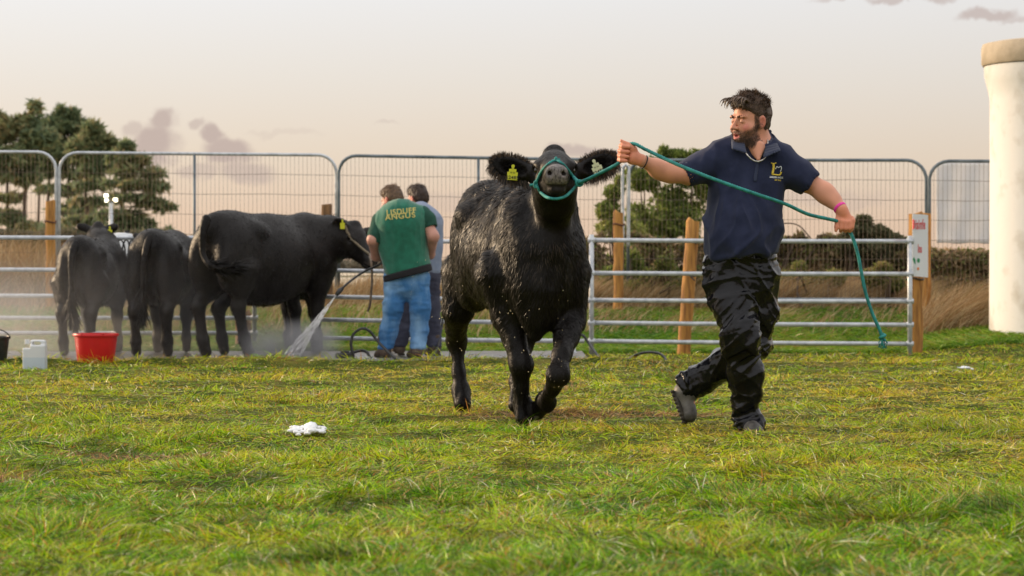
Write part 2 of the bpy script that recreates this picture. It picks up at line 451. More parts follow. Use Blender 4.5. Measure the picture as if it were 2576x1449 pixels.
def make_grass(name, n, vr, ur, seed, lr, label, tilt=1.0, wk=1.0, edge=True):
    g_ = np.random.default_rng(seed)
    v = vr[0]+(vr[1]-vr[0])*g_.random(n); u = ur[0]+(ur[1]-ur[0])*g_.random(n)
    Y = CZ*F_PX/(v-VH); X = (u-UH)/F_PX*Y
    Y = Y*(1+.01*g_.normal(size=n))
    Q = np.stack([X, Y, X*0], 1)
    tuft = np.clip(vn(Q, 1.7, 21)+.7*vn(Q, 4.3, 22)+.5*vn(Q, 9, 23), -1, 1.3)      # thicker longer tufts
    keep = (g_.random(n) < .80+.3*tuft)
    bare = (vn(Q, .9, 31)+.7*vn(Q, 2.2, 32) > 1.1) | (((X-.75)/1.15)**2+((Y-13.6)/.33)**2 < 1)*(g_.random(n) < .75)
    keep &= ~(bare & (g_.random(n) < .55))
    keep &= ~((Y > 21.6+.15*vn(Q, 2., 5)) & (X < .8+.2*vn(Q, 2., 6)))
    Q = Q[keep]; tuft = tuft[keep]; n = len(Q); Q[:, 2] = H(Q[:, 0], Q[:, 1])-.004
    th = vn(Q*[1, 1, 0], 1.2, 41)*4+vn(Q*[1, 1, 0], 5., 42)*3.5+g_.normal(size=n)*.95
    lean = np.clip(1.08+.45*g_.normal(size=n)-.25*(tuft > .5), .05, 1.52)*tilt
    d = np.stack([np.cos(th)*np.sin(lean), np.sin(th)*np.sin(lean), np.cos(lean)], 1)
    Ln = (lr[0]+(lr[1]-lr[0])*g_.random(n)**1.6)*(1+.9*np.maximum(tuft, 0))*(1+.35*(1-sstep(Q[:, 1], 7., 11.)))*(1+.8*np.exp(-((Q[:, 1]-21.3)/.35)**2))
    wd = np.maximum(.0040, Q[:, 1]/F_PX*2.516*.80)*(.7+.6*g_.random(n))*wk
    bend = np.stack([np.cos(th)*.35, np.sin(th)*.35, -.32*np.ones(n)], 1)*(.5+g_.random((n, 1)))+g_.normal(size=(n, 3))*np.array([.35, .35, .08])
    V, F = strands(Q, d, Ln, wd, bend, 3, side=np.tile([0, .3, 1.], (n, 1))+g_.normal(size=(n, 3))*.7, r=g_)
    V[:, 2] = np.maximum(V[:, 2], H(V[:, 0], V[:, 1])+.002*g_.random(len(V)))
    c = np.repeat(grass_cols(Q*[1, 1, 0], n, g_), 7, 0)
    o = mk(name, V, F, m_grass, None, True, c); tag(o, label, 'grass', kind='stuff'); return o
m_grass = material('grass_blades', rough=.34, vcol='Col', trans=.30, spec=.22)
# ------------------------------------------------------------------ fences, gates, posts
m_galv = material('galvanised_steel', (.42, .45, .49), .42, (.62, .65, .68), 14, metal=.35, bump=.15, bs=40, rvar=.1)
m_dkst = material('weathered_fence_tube', (.10, .13, .15), .5, (.20, .24, .27), 6, metal=.3)
m_wire = material('fence_wire', (.16, .12, .09), .6, metal=.2)
m_post = material('treated_timber', (.50, .24, .055), .8, (.20, .085, .022), 5, bump=.8, bs=18, aniso=(6, 6, .7), lo=.4, hi=.7)
m_post2 = material('weathered_timber', (.26, .135, .055), .85, (.12, .065, .03), 3, bump=.6, bs=18, aniso=(6, 6, .7))
m_blk = material('black_rubber', (.012, .012, .013), .38, (.03, .03, .03), 20)
gGate = 'galvanised field gates'
def gate(label, u0, u1, Y0, Y1, rails0, rails1, ups, low=890, r=.0215, origin_v=890, uprad=.024, toplift=14):
    e = empty('field_gate', [P((u0+u1)/2, 0, (Y0+Y1)/2)[0], (Y0+Y1)/2, 0], label, 'gate', gGate)
    for a, b in zip(rails0, rails1):
        A_, B_ = P(u0, a, Y0), P(u1, b, Y1); n = 9; pts = [A_+(B_-A_)*i/n+np.array([0, 0, -.004*math.sin(math.pi*i/n)]) for i in range(n+1)]
        G = Geo(); G.tube(pts, r, 12); G.mk('rail', m_galv, e, True)
    for u in ups:
        t = (u-u0)/(u1-u0); Yu = Y0+(Y1-Y0)*t; vt = rails0[0]+(rails1[0]-rails0[0])*t-toplift
        G = Geo(); a = P(u, vt, Yu-.0); b = P(u, low, Yu); G.tube([a, (a+b)/2, b], uprad, 12)
        for aa, bb in zip(rails0, rails1):
            c = P(u, aa+(bb-aa)*t, Yu); G.tube([c-[.035, 0, 0], c+[.035, 0, 0]], r*1.25, 12)
        G.mk('upright', m_galv, e, True)
    return e
gate('leftmost galvanised gate, seen behind the three left cows', -330, 643, 24.7, 24.5, (596, 676, 742, 798, 836), (598, 680, 745, 800, 838), [-325, 640], low=858)
gate('middle galvanised gate, seen behind the two handlers', 792, 1470, 24.3, 23.9, (607, 680, 746, 804, 850), (606, 687, 755, 812, 858), [797, 1096], low=897)
gC = gate('right galvanised gate, seen behind the striding man', 1486, 2294, 23.75, 23.75, (604, 687, 755, 812, 858), (607, 689, 758, 817, 865), [1488, 2289], low=892)
# hurdle base: bent tube on the ground
G = Geo(); G.tube([P(1452, 842, 23.6), P(1443, 858, 23.6), P(1443, 882, 23.6), P(1456, 899, 23.6), P(1490, 905, 23.6), P(1700, 906, 23.55), P(1988, 908, 23.5)], .022, 12, res=.06)
tag(G.mk('bent_tube', m_galv, None, True, origin=P(1460, 905, 23.6)), 'bent galvanised tube lying along the foot of the gates', 'metal tube')
# mesh fence panels
gH = 'wire mesh temporary fence panels'
def panel(label, u0, u1, Y0, Y1, v0, v1, vb0, vb1, stiff, dark, rc=.22):
    e = empty('fence_panel', P((u0+u1)/2, (vb0+vb1)/2, (Y0+Y1)/2), label, 'fence panel', gH)
    A_, B_ = P(u0, v0, Y0), P(u1, v1, Y1); a_, b_ = P(u0, vb0, Y0), P(u1, vb1, Y1)
    d = unit(B_-A_); W_ = np.linalg.norm(B_-A_)
    pts = [a_, A_-[0, 0, rc*1.7], A_-[0, 0, rc]]
    for t in np.linspace(.1, 1, 6): pts.append(A_+d*rc*(1-math.cos(t*math.pi/2))-np.array([0, 0, rc*(1-math.sin(t*math.pi/2))]))
    n = 8; p0 = A_+d*rc; p1 = B_-d*rc
    for i in range(1, n): q_ = p0+(p1-p0)*i/n; pts.append(q_)
    for t in np.linspace(0, .9, 6): pts.append(B_-d*rc*(1-math.sin(t*math.pi/2))-np.array([0, 0, rc*(1-math.cos(t*math.pi/2))]))
    pts += [B_-[0, 0, rc], B_-[0, 0, rc*1.7], b_]
    G = Geo(); G.tube(pts, .020, 10); m1 = a_*.93+A_*.07; m2 = b_*.93+B_*.07; G.tube([m1, m2], .018, 8); G.mk('frame', m_dkst if dark else m_galv, e, True)
    if stiff is not None:
        t = (stiff-u0)/(u1-u0); c = a_*(1-t)+b_*t; C = A_*(1-t)+B_*t; G = Geo(); G.tube([c, C], .018, 8); G.mk('stiffener', m_dkst, e, True)
    G = Geo(); nv = int(W_/.0505); g_ = np.random.default_rng(int(abs(u0))+3)
    ybend = lambda t, s: .02*math.sin(t*9+s*3)
    for i in range(1, nv):
        t = i/nv; c = a_*(1-t)+b_*t; C = A_*(1-t)+B_*t
        de = min(t, 1-t)*W_; top = 0 if de > rc else rc-math.sqrt(max(rc*rc-(rc-de)**2, 0))
        G.tube([c+[0, 0, .05], (c+C)/2+[0, ybend(t, 0), 0], C-[0, 0, top]], .0019, 4, cap=False)
    for j in range(1, 8):
        s = j/7.55; q0 = A_*(1-s)+a_*s; q1 = B_*(1-s)+b_*s
        G.tube([q0+(q1-q0)*k/8+[0, ybend(k/8., s)-.003, .006*math.sin(k*2.1+j)] for k in range(9)], .0026, 4, cap=False)
    G.mk('wire_mesh', m_wire, e, True); return e
panel('mesh fence panel at the far left in front of the pines', -590, 141, 29.3, 29.2, 379, 383, 765, 765, -230, False)
panel('mesh fence panel behind the lamp and the biggest cow', 149, 846, 29.2, 29.4, 384, 390, 768, 768, 488, False)
panel('mesh fence panel behind the two handlers and the heifer', 852, 1566, 29.3, 28.7, 391, 403, 772, 778, 1207, True)
panel('mesh fence panel behind the striding man', 1580, 2330, 28.5, 27.6, 403, 403, 778, 780, 1955, True)
e5 = panel('mesh fence panel at the far right with a white sheet tied to it', 2338, 3080, 27.5, 27.0, 405, 408, 780, 784, None, True)
G = Geo(); G.tube([P(1567, 620, 28.4), P(1566, 440, 28.4), P(1569, 420, 28.4), P(1574, 414, 28.4), P(1579, 420, 28.4), P(1582, 440, 28.4), P(1581, 620, 28.4)], .019, 10, res=.05)
tag(G.mk('hooped_tube', m_galv, None, True, origin=P(1574, 620, 28.4)), 'narrow hooped steel tube just below the fist holding the rope', 'metal hoop')
# white sheet tied on the last panel: a lightly rippled cloth with thickness
A_ = P(2356, 410, 27.58); nx, nz = 40, 24; Vx = []; 
for side in (0, 1):
    for i in range(nx+1):
        for j in range(nz+1):
            u = 2356+(2560-2356)*i/nx; v = 408+(612-408)*j/nz; p_0 = P(u, v, 27.62-(u-2356)*.0006); p_0 = p_0+np.array([0, .012*math.sin(i*.5+j*.15)+.008*math.sin(j*.7)+side*.004, .006*math.sin(i*.45)*(j == nz)]); Vx.append(p_0)
Fx = []; m_ = (nx+1)*(nz+1); idx = lambda i, j, s: s*m_+i*(nz+1)+j
for i in range(nx):
    for j in range(nz):
        Fx.append((idx(i, j, 0), idx(i+1, j, 0), idx(i+1, j+1, 0), idx(i, j+1, 0))); Fx.append((idx(i, j, 1), idx(i, j+1, 1), idx(i+1, j+1, 1), idx(i+1, j, 1)))
for i in range(nx): Fx.append((idx(i, 0, 0), idx(i, 0, 1), idx(i+1, 0, 1), idx(i+1, 0, 0))); Fx.append((idx(i, nz, 0), idx(i+1, nz, 0), idx(i+1, nz, 1), idx(i, nz, 1)))
for j in range(nz): Fx.append((idx(0, j, 0), idx(0, j+1, 0), idx(0, j+1, 1), idx(0, j, 1))); Fx.append((idx(nx, j, 0), idx(nx, j, 1), idx(nx, j+1, 1), idx(nx, j+1, 0)))
tag(mk('banner', np.array(Vx), Fx, material('white_sheet', (.82, .83, .86), .7, (.88, .88, .90), 4, trans=.45), None, True, origin=P(2450, 612, 27.6)), 'plain white sheet hung on the mesh fence beside the round tank', 'banner')

def post(label, ut, vt, ub, vb, Y, r, mat=m_post, Yt=None):
    a = P(ub, vb, Y); b = P(ut, vt, Yt or Y); n = 10; g_ = np.random.default_rng(int(ut)); G = Geo()
    pts = [a+(b-a)*i/n+np.array([.004*g_.normal(), 0, 0]) for i in range(n+1)]; pts.append(b+[0, 0, .006])
    G.tube(pts, [r*1.03]+[r*(1+.02*g_.normal()) for _ in range(n-1)]+[r, r*.86], 20)
    o = G.mk('wooden_post', mat, None, True, origin=a); auto_smooth(o, 50); return tag(o, label, 'post', 'wooden fence posts')
post('orange timber post left of the leftmost cow', 127, 507, 127, 800, 28.6, .058)
post('brown timber post above the neck of the biggest cow', 822, 515, 824, 780, 28.6, .062, m_post2)
post('timber post just left of the hooped steel tube', 1556, 535, 1556, 780, 27.9, .058)
post('leaning orange timber post tied to the gate left of the striding man', 1744, 556, 1720, 892, 24.05, .066)
post('stout brown timber post at the right end of the gates, carrying the sign', 2304, 538, 2302, 900, 24.0, .074, m_post)
post('tall pale timber post close behind the white sign', 2330, 538, 2328, 800, 26.6, .054, m_post)
post('short timber post stump behind the legs of the biggest cow', 612, 790, 612, 880, 25.3, .085, m_post2)
def tie(pts, r, mat, name, label, cat, res=.02):
    G = Geo(); G.tube(pts, r, 8, res=res); return tag(G.mk(name, mat, None, True, origin=pts[0]), label, cat)
m_rust = material('rusty_wire', (.09, .03, .02), .7)
ringp = lambda u, v, Y, r, tl=.01: [P(u, v, Y)+np.array([r*math.cos(t), r*math.sin(t), tl*math.sin(t*2)]) for t in np.linspace(-.6*math.pi, 1.45*math.pi, 24)]
tie(ringp(1741, 606, 24.05, .073, .02)+[P(1752, 614, 23.95)], .006, m_blk, 'twine', 'black twine tying the top gate rail to the leaning post', 'twine')
tie(ringp(1732, 690, 24.05, .074, .02)+[P(1748, 706, 23.95)], .006, m_blk, 'twine', 'black twine tying the second gate rail to the leaning post', 'twine')
tie(ringp(2302, 701, 24.0, .085, .01), .008, m_blk, 'twine', 'black strap tying the right gate to its post below the sign', 'strap')
tie(ringp(127, 558, 28.6, .066)+[P(140, 562, 28.9)], .008, m_rust, 'wire_tie', 'rusty wire round the orange post left of the leftmost cow', 'wire')
tie(ringp(1556, 565, 27.9, .066)+[P(1572, 566, 28.2)], .008, m_rust, 'wire_tie', 'rusty wire round the post left of the hooped tube', 'wire')
tie(ringp(822, 552, 28.6, .07)+[P(848, 553, 28.9)], .008, m_rust, 'wire_tie', 'rusty wire round the brown post above the biggest cow', 'wire')
# curved sign
sg = empty('sign', P(2316, 600, 23.88), 'white sign with red lettering and a small green emblem on the right gate post', 'sign')
def sgp(s, v, off=0.):                 # s 0..1 across the sign, bowed over the post
    a = P(2295, v, 23.80); b = P(2334, v, 23.90); c = a+(b-a)*s; n_ = unit(np.cross(b-a, [0, 0, 1.])); return c+n_*(.022*math.sin(math.pi*s)+off)
G = Geo(); nn_ = 14; V = []; F = []
for o_ in (0., .004):
    for j, v in enumerate(np.linspace(538, 695, 12)):
        for i in range(nn_+1): V.append(sgp(i/nn_, v+ (2 if i else 0)*0, o_)+np.array([0, 0, -.012*i/nn_]))
mm = (nn_+1)*12; ix = lambda i, j, s: s*mm+j*(nn_+1)+i
for j in range(11):
    for i in range(nn_): F += [(ix(i, j, 0), ix(i+1, j, 0), ix(i+1, j+1, 0), ix(i, j+1, 0)), (ix(i, j, 1), ix(i, j+1, 1), ix(i+1, j+1, 1), ix(i+1, j, 1))]
for j in range(11): F += [(ix(0, j, 0), ix(0, j+1, 0), ix(0, j+1, 1), ix(0, j, 1)), (ix(nn_, j, 0), ix(nn_, j, 1), ix(nn_, j+1, 1), ix(nn_, j+1, 0))]
for i in range(nn_): F += [(ix(i, 0, 0), ix(i, 0, 1), ix(i+1, 0, 1), ix(i+1, 0, 0)), (ix(i, 11, 0), ix(i+1, 11, 0), ix(i+1, 11, 1), ix(i, 11, 1))]
G.add(V, F); sb = G.mk('panel', material('sign_board', (.72, .74, .76), .4), sg); auto_smooth(sb, 40)
SGB = BVHTree.FromPolygons([tuple(v) for v in V], F)
# ------------------------------------------------------------------ round tank
m_tank = material('pale_render', (.78, .765, .74), .75, (.50, .45, .38), 3.5, bump=.25, bs=12, lo=.52, hi=.82)
m_cap = material('stone_cap', (.54, .45, .34), .85, (.40, .33, .24), 6, bump=.3, bs=25)
m_stain = material('dark_stain', (.12, .10, .08), .9)
tc_ = np.array([5.05+.72, 25.5, 0.]); tk = empty('tank', tc_+[0, 0, .1], 'tall pale round tank with a flared stone-coloured rim', 'tank')
G = Geo(); G.lathe(tc_, [(.02, .0), (.728, .0), (.724, .4), (.72, 1.2), (.718, 2.0), (.719, 2.62), (.73, 2.70), (.755, 2.80), (.775, 2.88), (.78, 2.985), (.02, 2.985)], 64); o = G.mk('shaft', m_tank, tk, True); auto_smooth(o, 40)
G = Geo(); G.lathe(tc_, [(.60, 2.986), (.786, 2.983), (.792, 2.988), (.60, 2.992)], 64); G.mk('joint', m_stain, tk, True)
G = Geo(); G.lathe(tc_, [(.60, 2.99), (.792, 2.99), (.806, 3.01), (.808, 3.17), (.795, 3.215), (.70, 3.235), (.60, 3.23), (.60, 2.99)], 64); o = G.mk('rim', m_cap, tk, True); auto_smooth(o, 40)
# ------------------------------------------------------------------ vegetation
m_leaf = material('foliage', rough=.6, vcol='Col', trans=.42, spec=.3)
m_bark = material('bark', (.07, .05, .038), .9, (.14, .10, .075), 5, bump=.5, bs=10, aniso=(4, 4, .6))
m_dry = material('dry_grass', rough=.7, vcol='Col', trans=.3, spec=.25)
def leaf_cloud(blobs, Y, n, size, cols, seed, depth=.8, hole=.0, hs=1.2, flat=.0, elong=1.6, thin=1.):
    """leaves spread through ellipsoids given as (u, v, ru, rv) at depth Y"""
    g_ = np.random.default_rng(seed); px = Y/F_PX
    w = np.array([b[2]*b[3]*(thin if b[1] > 425 else 1.) for b in blobs], float)**.85; w /= w.sum(); k = g_.choice(len(blobs), n, p=w)
    d = g_.normal(size=(n, 3)); d /= np.linalg.norm(d, axis=1)[:, None]; d *= (g_.random((n, 1))**.38)
    B = np.array([[*P(b[0], b[1], Y+(b[4] if len(b) > 4 else 0)), b[2]*px, b[3]*px] for b in blobs])[k]
    p = B[:, :3]+d*np.stack([B[:, 3], B[:, 3]*depth, B[:, 4]], 1)
    if hole: m = vn(p/ (Y/30.), hs, seed)+.5*vn(p/(Y/30.), hs*2.7, seed+1) > -1+hole; p = p[m]; n = len(p)
    nrm = g_.normal(size=(n, 3)); nrm[:, 2] += flat; nrm /= np.linalg.norm(nrm, axis=1)[:, None]
    a = np.cross(nrm, g_.normal(size=(n, 3))); a /= np.linalg.norm(a, axis=1)[:, None]; b = np.cross(nrm, a)
    s = size*(.5+g_.random((n, 1))); V = np.stack([p-a*s*elong, p-b*s*.5+nrm*s*.1, p+a*s*elong, p+b*s*.5+nrm*s*.1], 1).reshape(-1, 3)
    F = np.arange(n*4).reshape(-1, 4)
    t = np.clip(.5+.45*vn(p/(Y/30.), 2.4, seed+4)+.3*g_.normal(size=n), 0, 1)[:, None]*(len(cols)-1); i = np.minimum(t.astype(int)[:, 0], len(cols)-2); f = t-i[:, None]
    cc = np.array(cols); c = cc[i]*(1-f)+cc[i+1]*f
    return V, F, np.repeat(c, 4, 0)
PINE = [(.11, .155, .085), (.18, .235, .12), (.25, .29, .14), (.40, .33, .17)]
def crown(V, F, c, G, e):            # foliage and the limbs that carry it, one part
    B = np.concatenate(G.V); Fb = np.array(G.F)+len(V)
    mk('crown', np.concatenate([V, B]), np.concatenate([F, Fb]), m_leaf, e, False, np.concatenate([c, np.tile([.12, .085, .06], (len(B), 1))]))
def pine(label, trunks, blobs, seed, n, Y=75, vb=690, lean=0):
    e = empty('pine_tree', P(trunks[0][0], vb, Y), label, 'tree', 'tall pines beyond the mesh fence')
    V, F, c = leaf_cloud(blobs, Y, n, .105, PINE, seed, depth=.9, thin=.34, hole=.88, hs=6.5, flat=1.2, elong=2.0)
    g_ = np.random.default_rng(seed+9); G = Geo(); px = Y/F_PX
    for (u, ut, vt, r) in trunks:
        m_ = 9; G.tube([P(u+(ut-u)*(i/m_)**1.3+1.5*g_.normal(), vb+(vt-vb)*i/m_, Y) for i in range(m_+1)], [r*px, r*px*.9, r*px*.7, r*px*.25], 9)
    G.mk('trunk', m_bark, e, True)
    G = Geo()
    for b in blobs:
        tr = min(trunks, key=lambda q_: abs((q_[0]+q_[1])/2-b[0])); ut = tr[0]+(tr[1]-tr[0])*.6
        for k in range(3):
            a = P(ut, min(b[1]+b[3]*.6+6, vb), Y); q_ = P(b[0]+b[2]*.8*g_.uniform(-1, 1), b[1]+b[3]*.5*g_.uniform(-1, 1), Y+b[2]*px*.6*g_.uniform(-1, 1)); G.tube([a, (a+q_)/2+[0, 0, -.05], q_], [2.0*px, 1.2*px, .5*px], 5, cap=False)
    crown(V, F, c, G, e)
pine('pine at the far left edge with a broad rounded crown', [(58, 70, 300, 6), (22, 16, 330, 5)], [(75, 272, 26, 18), (60, 315, 46, 32), (14, 330, 34, 36), (-8, 300, 20, 22), (85, 350, 62, 34), (40, 395, 70, 30), (12, 440, 50, 20), (68, 448, 42, 18), (30, 498, 46, 12), (5, 545, 55, 20), (64, 566, 46, 12), (-40, 400, 50, 60)], 1, 17000, 75)
pine('pine behind the mesh panel joint with pointed crown tips', [(94, 106, 300, 4), (114, 130, 320, 5), (176, 172, 310, 5.5)], [(110, 288, 15, 18), (150, 286, 15, 18), (178, 296, 20, 22), (140, 328, 54, 34), (192, 338, 50, 38), (160, 386, 72, 30), (122, 430, 50, 16), (202, 438, 50, 15), (150, 478, 60, 14), (182, 528, 60, 11), (130, 575, 60, 13)], 2, 17000, 79)
pine('middle pine whose crown slopes down to the right', [(219, 214, 330, 5.5), (262, 258, 420, 3.5)], [(234, 328, 20, 18), (262, 358, 24, 16), (280, 366, 18, 7), (214, 378, 46, 32), (244, 418, 40, 15), (228, 466, 52, 11), (222, 508, 52, 10), (206, 556, 50, 12), (250, 580, 60, 16)], 3, 9500, 72)
pine('rightmost pine with flat layered branches reaching right', [(299, 312, 370, 5.5)], [(318, 374, 10, 13), (304, 398, 34, 10), (346, 404, 28, 7), (318, 428, 46, 10), (382, 436, 34, 5), (320, 462, 60, 10), (388, 470, 36, 5), (330, 498, 62, 9), (378, 511, 40, 5), (414, 521, 28, 4.5), (300, 542, 62, 10), (345, 560, 50, 6), (282, 588, 72, 14), (380, 585, 60, 5)], 4, 11000, 68)
BUSH = [(.09, .125, .035), (.19, .25, .06), (.30, .36, .08), (.44, .42, .13)]
def bush(name, label, cat, blobs, Y, n, size, cols, seed, stems=6, base_v=700, group=None, hole=.5, **k):
    e = empty(name, P(np.mean([b[0] for b in blobs]), base_v, Y), label, cat, group)
    V, F, c = leaf_cloud(blobs, Y, n, size, cols, seed, hole=hole, **k)
    G = Geo(); g_ = np.random.default_rng(seed); px = Y/F_PX
    for i in range(stems):
        b = blobs[g_.integers(len(blobs))]; u0 = np.mean([b_[0] for b_ in blobs])*.4+b[0]*.6
        a = P(u0+8*g_.normal(), base_v, Y+.3*g_.normal()); q_ = P(b[0]+b[2]*.5*g_.uniform(-1, 1), b[1]+b[3]*.4*g_.uniform(-1, 1), Y+.3*g_.normal()); G.tube([a, (a+q_)/2+g_.normal(size=3)*.06, q_], [.022, .015, .005], 6, cap=False)
    crown(V, F, c, G, e); return e
bush('tree', 'bushy green tree behind the arm of the striding man', 'tree', [(1662, 385, 24, 18), (1700, 392, 34, 18), (1640, 410, 32, 18), (1755, 395, 40, 25), (1600, 455, 45, 36), (1680, 455, 75, 50), (1750, 470, 60, 70), (1640, 540, 70, 55), (1720, 560, 70, 60), (1640, 620, 80, 40)], 36, 24000, .030, BUSH, 11, 14, 720, hole=.9, hs=5)
bush('bush', 'rounded green bush left of the hooped tube and post', 'bush', [(1560, 455, 18, 14), (1548, 485, 28, 22), (1530, 530, 32, 26), (1565, 530, 34, 34), (1545, 580, 46, 34), (1590, 590, 40, 30), (1570, 640, 50, 30)], 32.5, 12000, .028, BUSH, 12, 8, 740, hole=.85, hs=5)
HEDGE = [(.07, .05, .03), (.18, .12, .065), (.17, .22, .055), (.34, .24, .12), (.46, .32, .19)]
bush('hedge', 'dark brown and green bramble hedge behind the right gate', 'hedge', [(u, 645+14*math.sin(u*.05)+10*math.sin(u*.13), 44, 36) for u in range(1470, 2320, 45)]+[(u, 606+14*math.sin(u*.31), 22, 14) for u in range(1480, 2320, 38)]+[(u, 690, 60, 40) for u in range(1470, 2340, 60)]+[(2010, 598, 30, 16), (1990, 608, 40, 16), (2080, 606, 30, 18), (1840, 610, 40, 20)], 30.4, 52000, .026, HEDGE, 13, 60, 760, hole=.6, hs=3)
bush('bush', 'scrubby bush rising over the hedge beside the hanging hand', 'bush', [(2172, 560, 22, 20), (2160, 585, 40, 22), (2210, 590, 34, 24), (2240, 610, 40, 24), (2140, 615, 40, 26), (2190, 630, 60, 30)], 29.9, 9000, .026, [(.05, .05, .03), (.10, .11, .05), (.17, .16, .085)], 14, 22, 740, hole=.62, hs=3)
bush('hedge', 'low dark hedge between the sign post and the round tank', 'hedge', [(u, 660+(u-2300)*.02, 50, 38) for u in range(2340, 2640, 40)]+[(u, 705, 50, 36) for u in range(2340, 2640, 45)], 28.9, 16000, .024, HEDGE, 15, 20, 770, hole=.35, hs=3)
bush('hedge', 'hazy low scrub under the pines on the left', 'hedge', [(u, 600+6*math.sin(u*.09), 60, 20) for u in range(-60, 470, 50)]+[(u, 640, 70, 24) for u in range(-60, 520, 55)], 62, 17000, .06, [(.07, .08, .045), (.13, .13, .075), (.19, .17, .10)], 16, 10, 690, hole=.4, hs=2)
bush('hedge', 'distant strip of scrub seen past the two handlers', 'hedge', [(u, 668, 70, 14) for u in range(480, 1480, 70)], 70, 12000, .06, [(.16, .14, .10), (.24, .21, .14), (.32, .27, .19)], 17, 6, 695, hole=.3, hs=2)
bush('bush', 'leafy shrub growing through the fence right of the heifer', 'bush', [(1590, 660, 26, 30), (1610, 700, 34, 26), (1540, 700, 30, 30), (1680, 690, 30, 30)], 29.0, 6000, .026, BUSH, 18, 8, 760, hole=.5, hs=3)
WEED = [(.07, .085, .03), (.16, .20, .05), (.28, .30, .08), (.36, .25, .12)]
bush('bush', 'leafy weeds and bramble at the hedge foot behind the leaning post', 'bush', [(1640, 700, 30, 26), (1690, 715, 34, 22), (1670, 670, 26, 26), (1590, 725, 26, 18), (1745, 705, 26, 22)], 28.5, 6500, .024, WEED, 31, 12, 775, hole=.7, hs=4)
bush('bush', 'tangled weeds at the hedge foot right of the striding man', 'bush', [(1985, 700, 28, 22), (2040, 712, 34, 18), (2100, 700, 30, 22), (2010, 676, 22, 18)], 28.6, 5500, .024, WEED, 32, 12, 775, hole=.75, hs=4)
bush('bush', 'rusty weed clump at the hedge foot near the sign post', 'bush', [(2190, 700, 28, 24), (2245, 712, 30, 20), (2220, 680, 22, 20)], 28.3, 5000, .024, WEED, 33, 12, 775, hole=.75, hs=4)
# arching bare bramble
G = Geo(); G.tube([P(1900, 640, 30), P(1935, 575, 30), P(1975, 562, 30), P(2010, 568, 30), P(2040, 600, 30)], .009, 6, res=.05); tag(G.mk('bramble_stem', m_bark, None, True, origin=P(1900, 700, 30)), 'bare arching bramble stem right of the man above the hedge', 'bramble')

DRY = np.array([(.20, .13, .06), (.42, .29, .15), (.68, .54, .34), (.40, .21, .09), (.18, .17, .06)])
def dry_strip(n, u0, u1, Ya, Yb, h0, h1, seed, lean=.25, wd=.007, cols=DRY):
    g_ = np.random.default_rng(seed); Y = Ya+(Yb-Ya)*g_.random(n); X = ((u0+(u1-u0)*g_.random(n))-UH)/F_PX*Y
    Q = np.stack([X, Y, H(X, Y)], 1); cl = .5+.5*vn(Q*[1, 1, 0], 1.6, seed); cl = np.clip(cl+.5*vn(Q*[1, 1, 0], 5., seed+8), 0, 1.2); keep = g_.random(n) < .25+.85*cl; Q = Q[keep]; cl = cl[keep]; n = len(Q)
    L_ = (h0+(h1-h0)*g_.random(n))*(.4+.8*cl); d = np.stack([lean*vn(Q*[1, 1, 0], .9, seed+3)+.16*g_.normal(size=n)+lean*.5, .15*g_.normal(size=n), np.ones(n)], 1)
    bend = np.stack([.35*g_.normal(size=n)+lean, .25*g_.normal(size=n), -.12*np.ones(n)], 1)
    V, F = strands(Q, d, L_, wd*(.6+.7*g_.random(n)), bend, 3, side=g_.normal(size=(n, 3))+[0, 2, 0], r=g_)
    t = g_.random(n)*(len(cols)-1.01); i = t.astype(int); f = (t-i)[:, None]; c = cols[i]*(1-f)+cols[i+1]*f
    return V, F, np.repeat(c, 7, 0)
def merge(parts):
    Vs = []; A = []; B = []; C = []; o = 0
    for V, F, c in parts: Vs.append(V); A.append(F[0]+o); B.append(F[1]+o); C.append(c); o += len(V)
    return np.concatenate(Vs), [np.concatenate(A), np.concatenate(B)], np.concatenate(C)
V, F, c = merge([dry_strip(26000, -260, 480, 28.6, 32, .55, .95, 1, .12), dry_strip(22000, 440, 1480, 28.6, 31.5, .25, .45, 2, .2), dry_strip(30000, 1440, 2300, 28.2, 29.5, .25, .55, 3, .5),
                 dry_strip(9000, 2290, 2700, 25.9, 27.3, .25, .55, 4, .4), dry_strip(3000, 1300, 2300, 26.2, 28.2, .10, .24, 5, .4), dry_strip(6000, -260, 1300, 26, 28.6, .10, .30, 6, .3)])
tag(mk('dry_grass', V, F, m_dry, None, False, c), 'tall dry straw-coloured grass along the mesh fence', 'grass', kind='stuff')
# green bank between the gates and the mesh fence
n = 120000; g_ = np.random.default_rng(88); Y = 24.2+4.8*g_.random(n)**1.1; X = ((-300+3300*g_.random(n))-UH)/F_PX*Y
Q = np.stack([X, Y, H(X, Y)-.005], 1); cl = vn(Q*[1, 1, 0], 1.3, 90)+.5*vn(Q*[1, 1, 0], 3.7, 91); th = g_.random(n)*6.28
V, F = strands(Q, np.stack([np.cos(th)*.8, np.sin(th)*.8, .8+0*th], 1), (.05+.09*g_.random(n))*(1+.7*np.maximum(cl, 0)), .011, np.stack([np.cos(th)*.3, np.sin(th)*.3, -.35+0*th], 1), 3, side=g_.normal(size=(n, 3))+[0, 1, 0], r=g_)
BK = np.array([(.05, .15, .012), (.13, .29, .02), (.26, .38, .035), (.40, .30, .08), (.30, .18, .06)])
t = np.clip(1.4+1.3*vn(Q*[1, 1, 0], .75, 95)+.7*g_.normal(size=n)+.5*sstep(Y, 27, 28.8)+.9*np.exp(-((Y-24.5)/.3)**2), 0, 3.99); i = t.astype(int); f = (t-i)[:, None]; c = (BK[i]*(1-f)+BK[i+1]*f)*(.7+.5*g_.random((n, 1)))
tag(mk('bank_grass', V, F, m_grass, None, True, np.repeat(c, 7, 0)), 'green and rusty tussock grass on the low bank behind the gates', 'grass', kind='stuff')
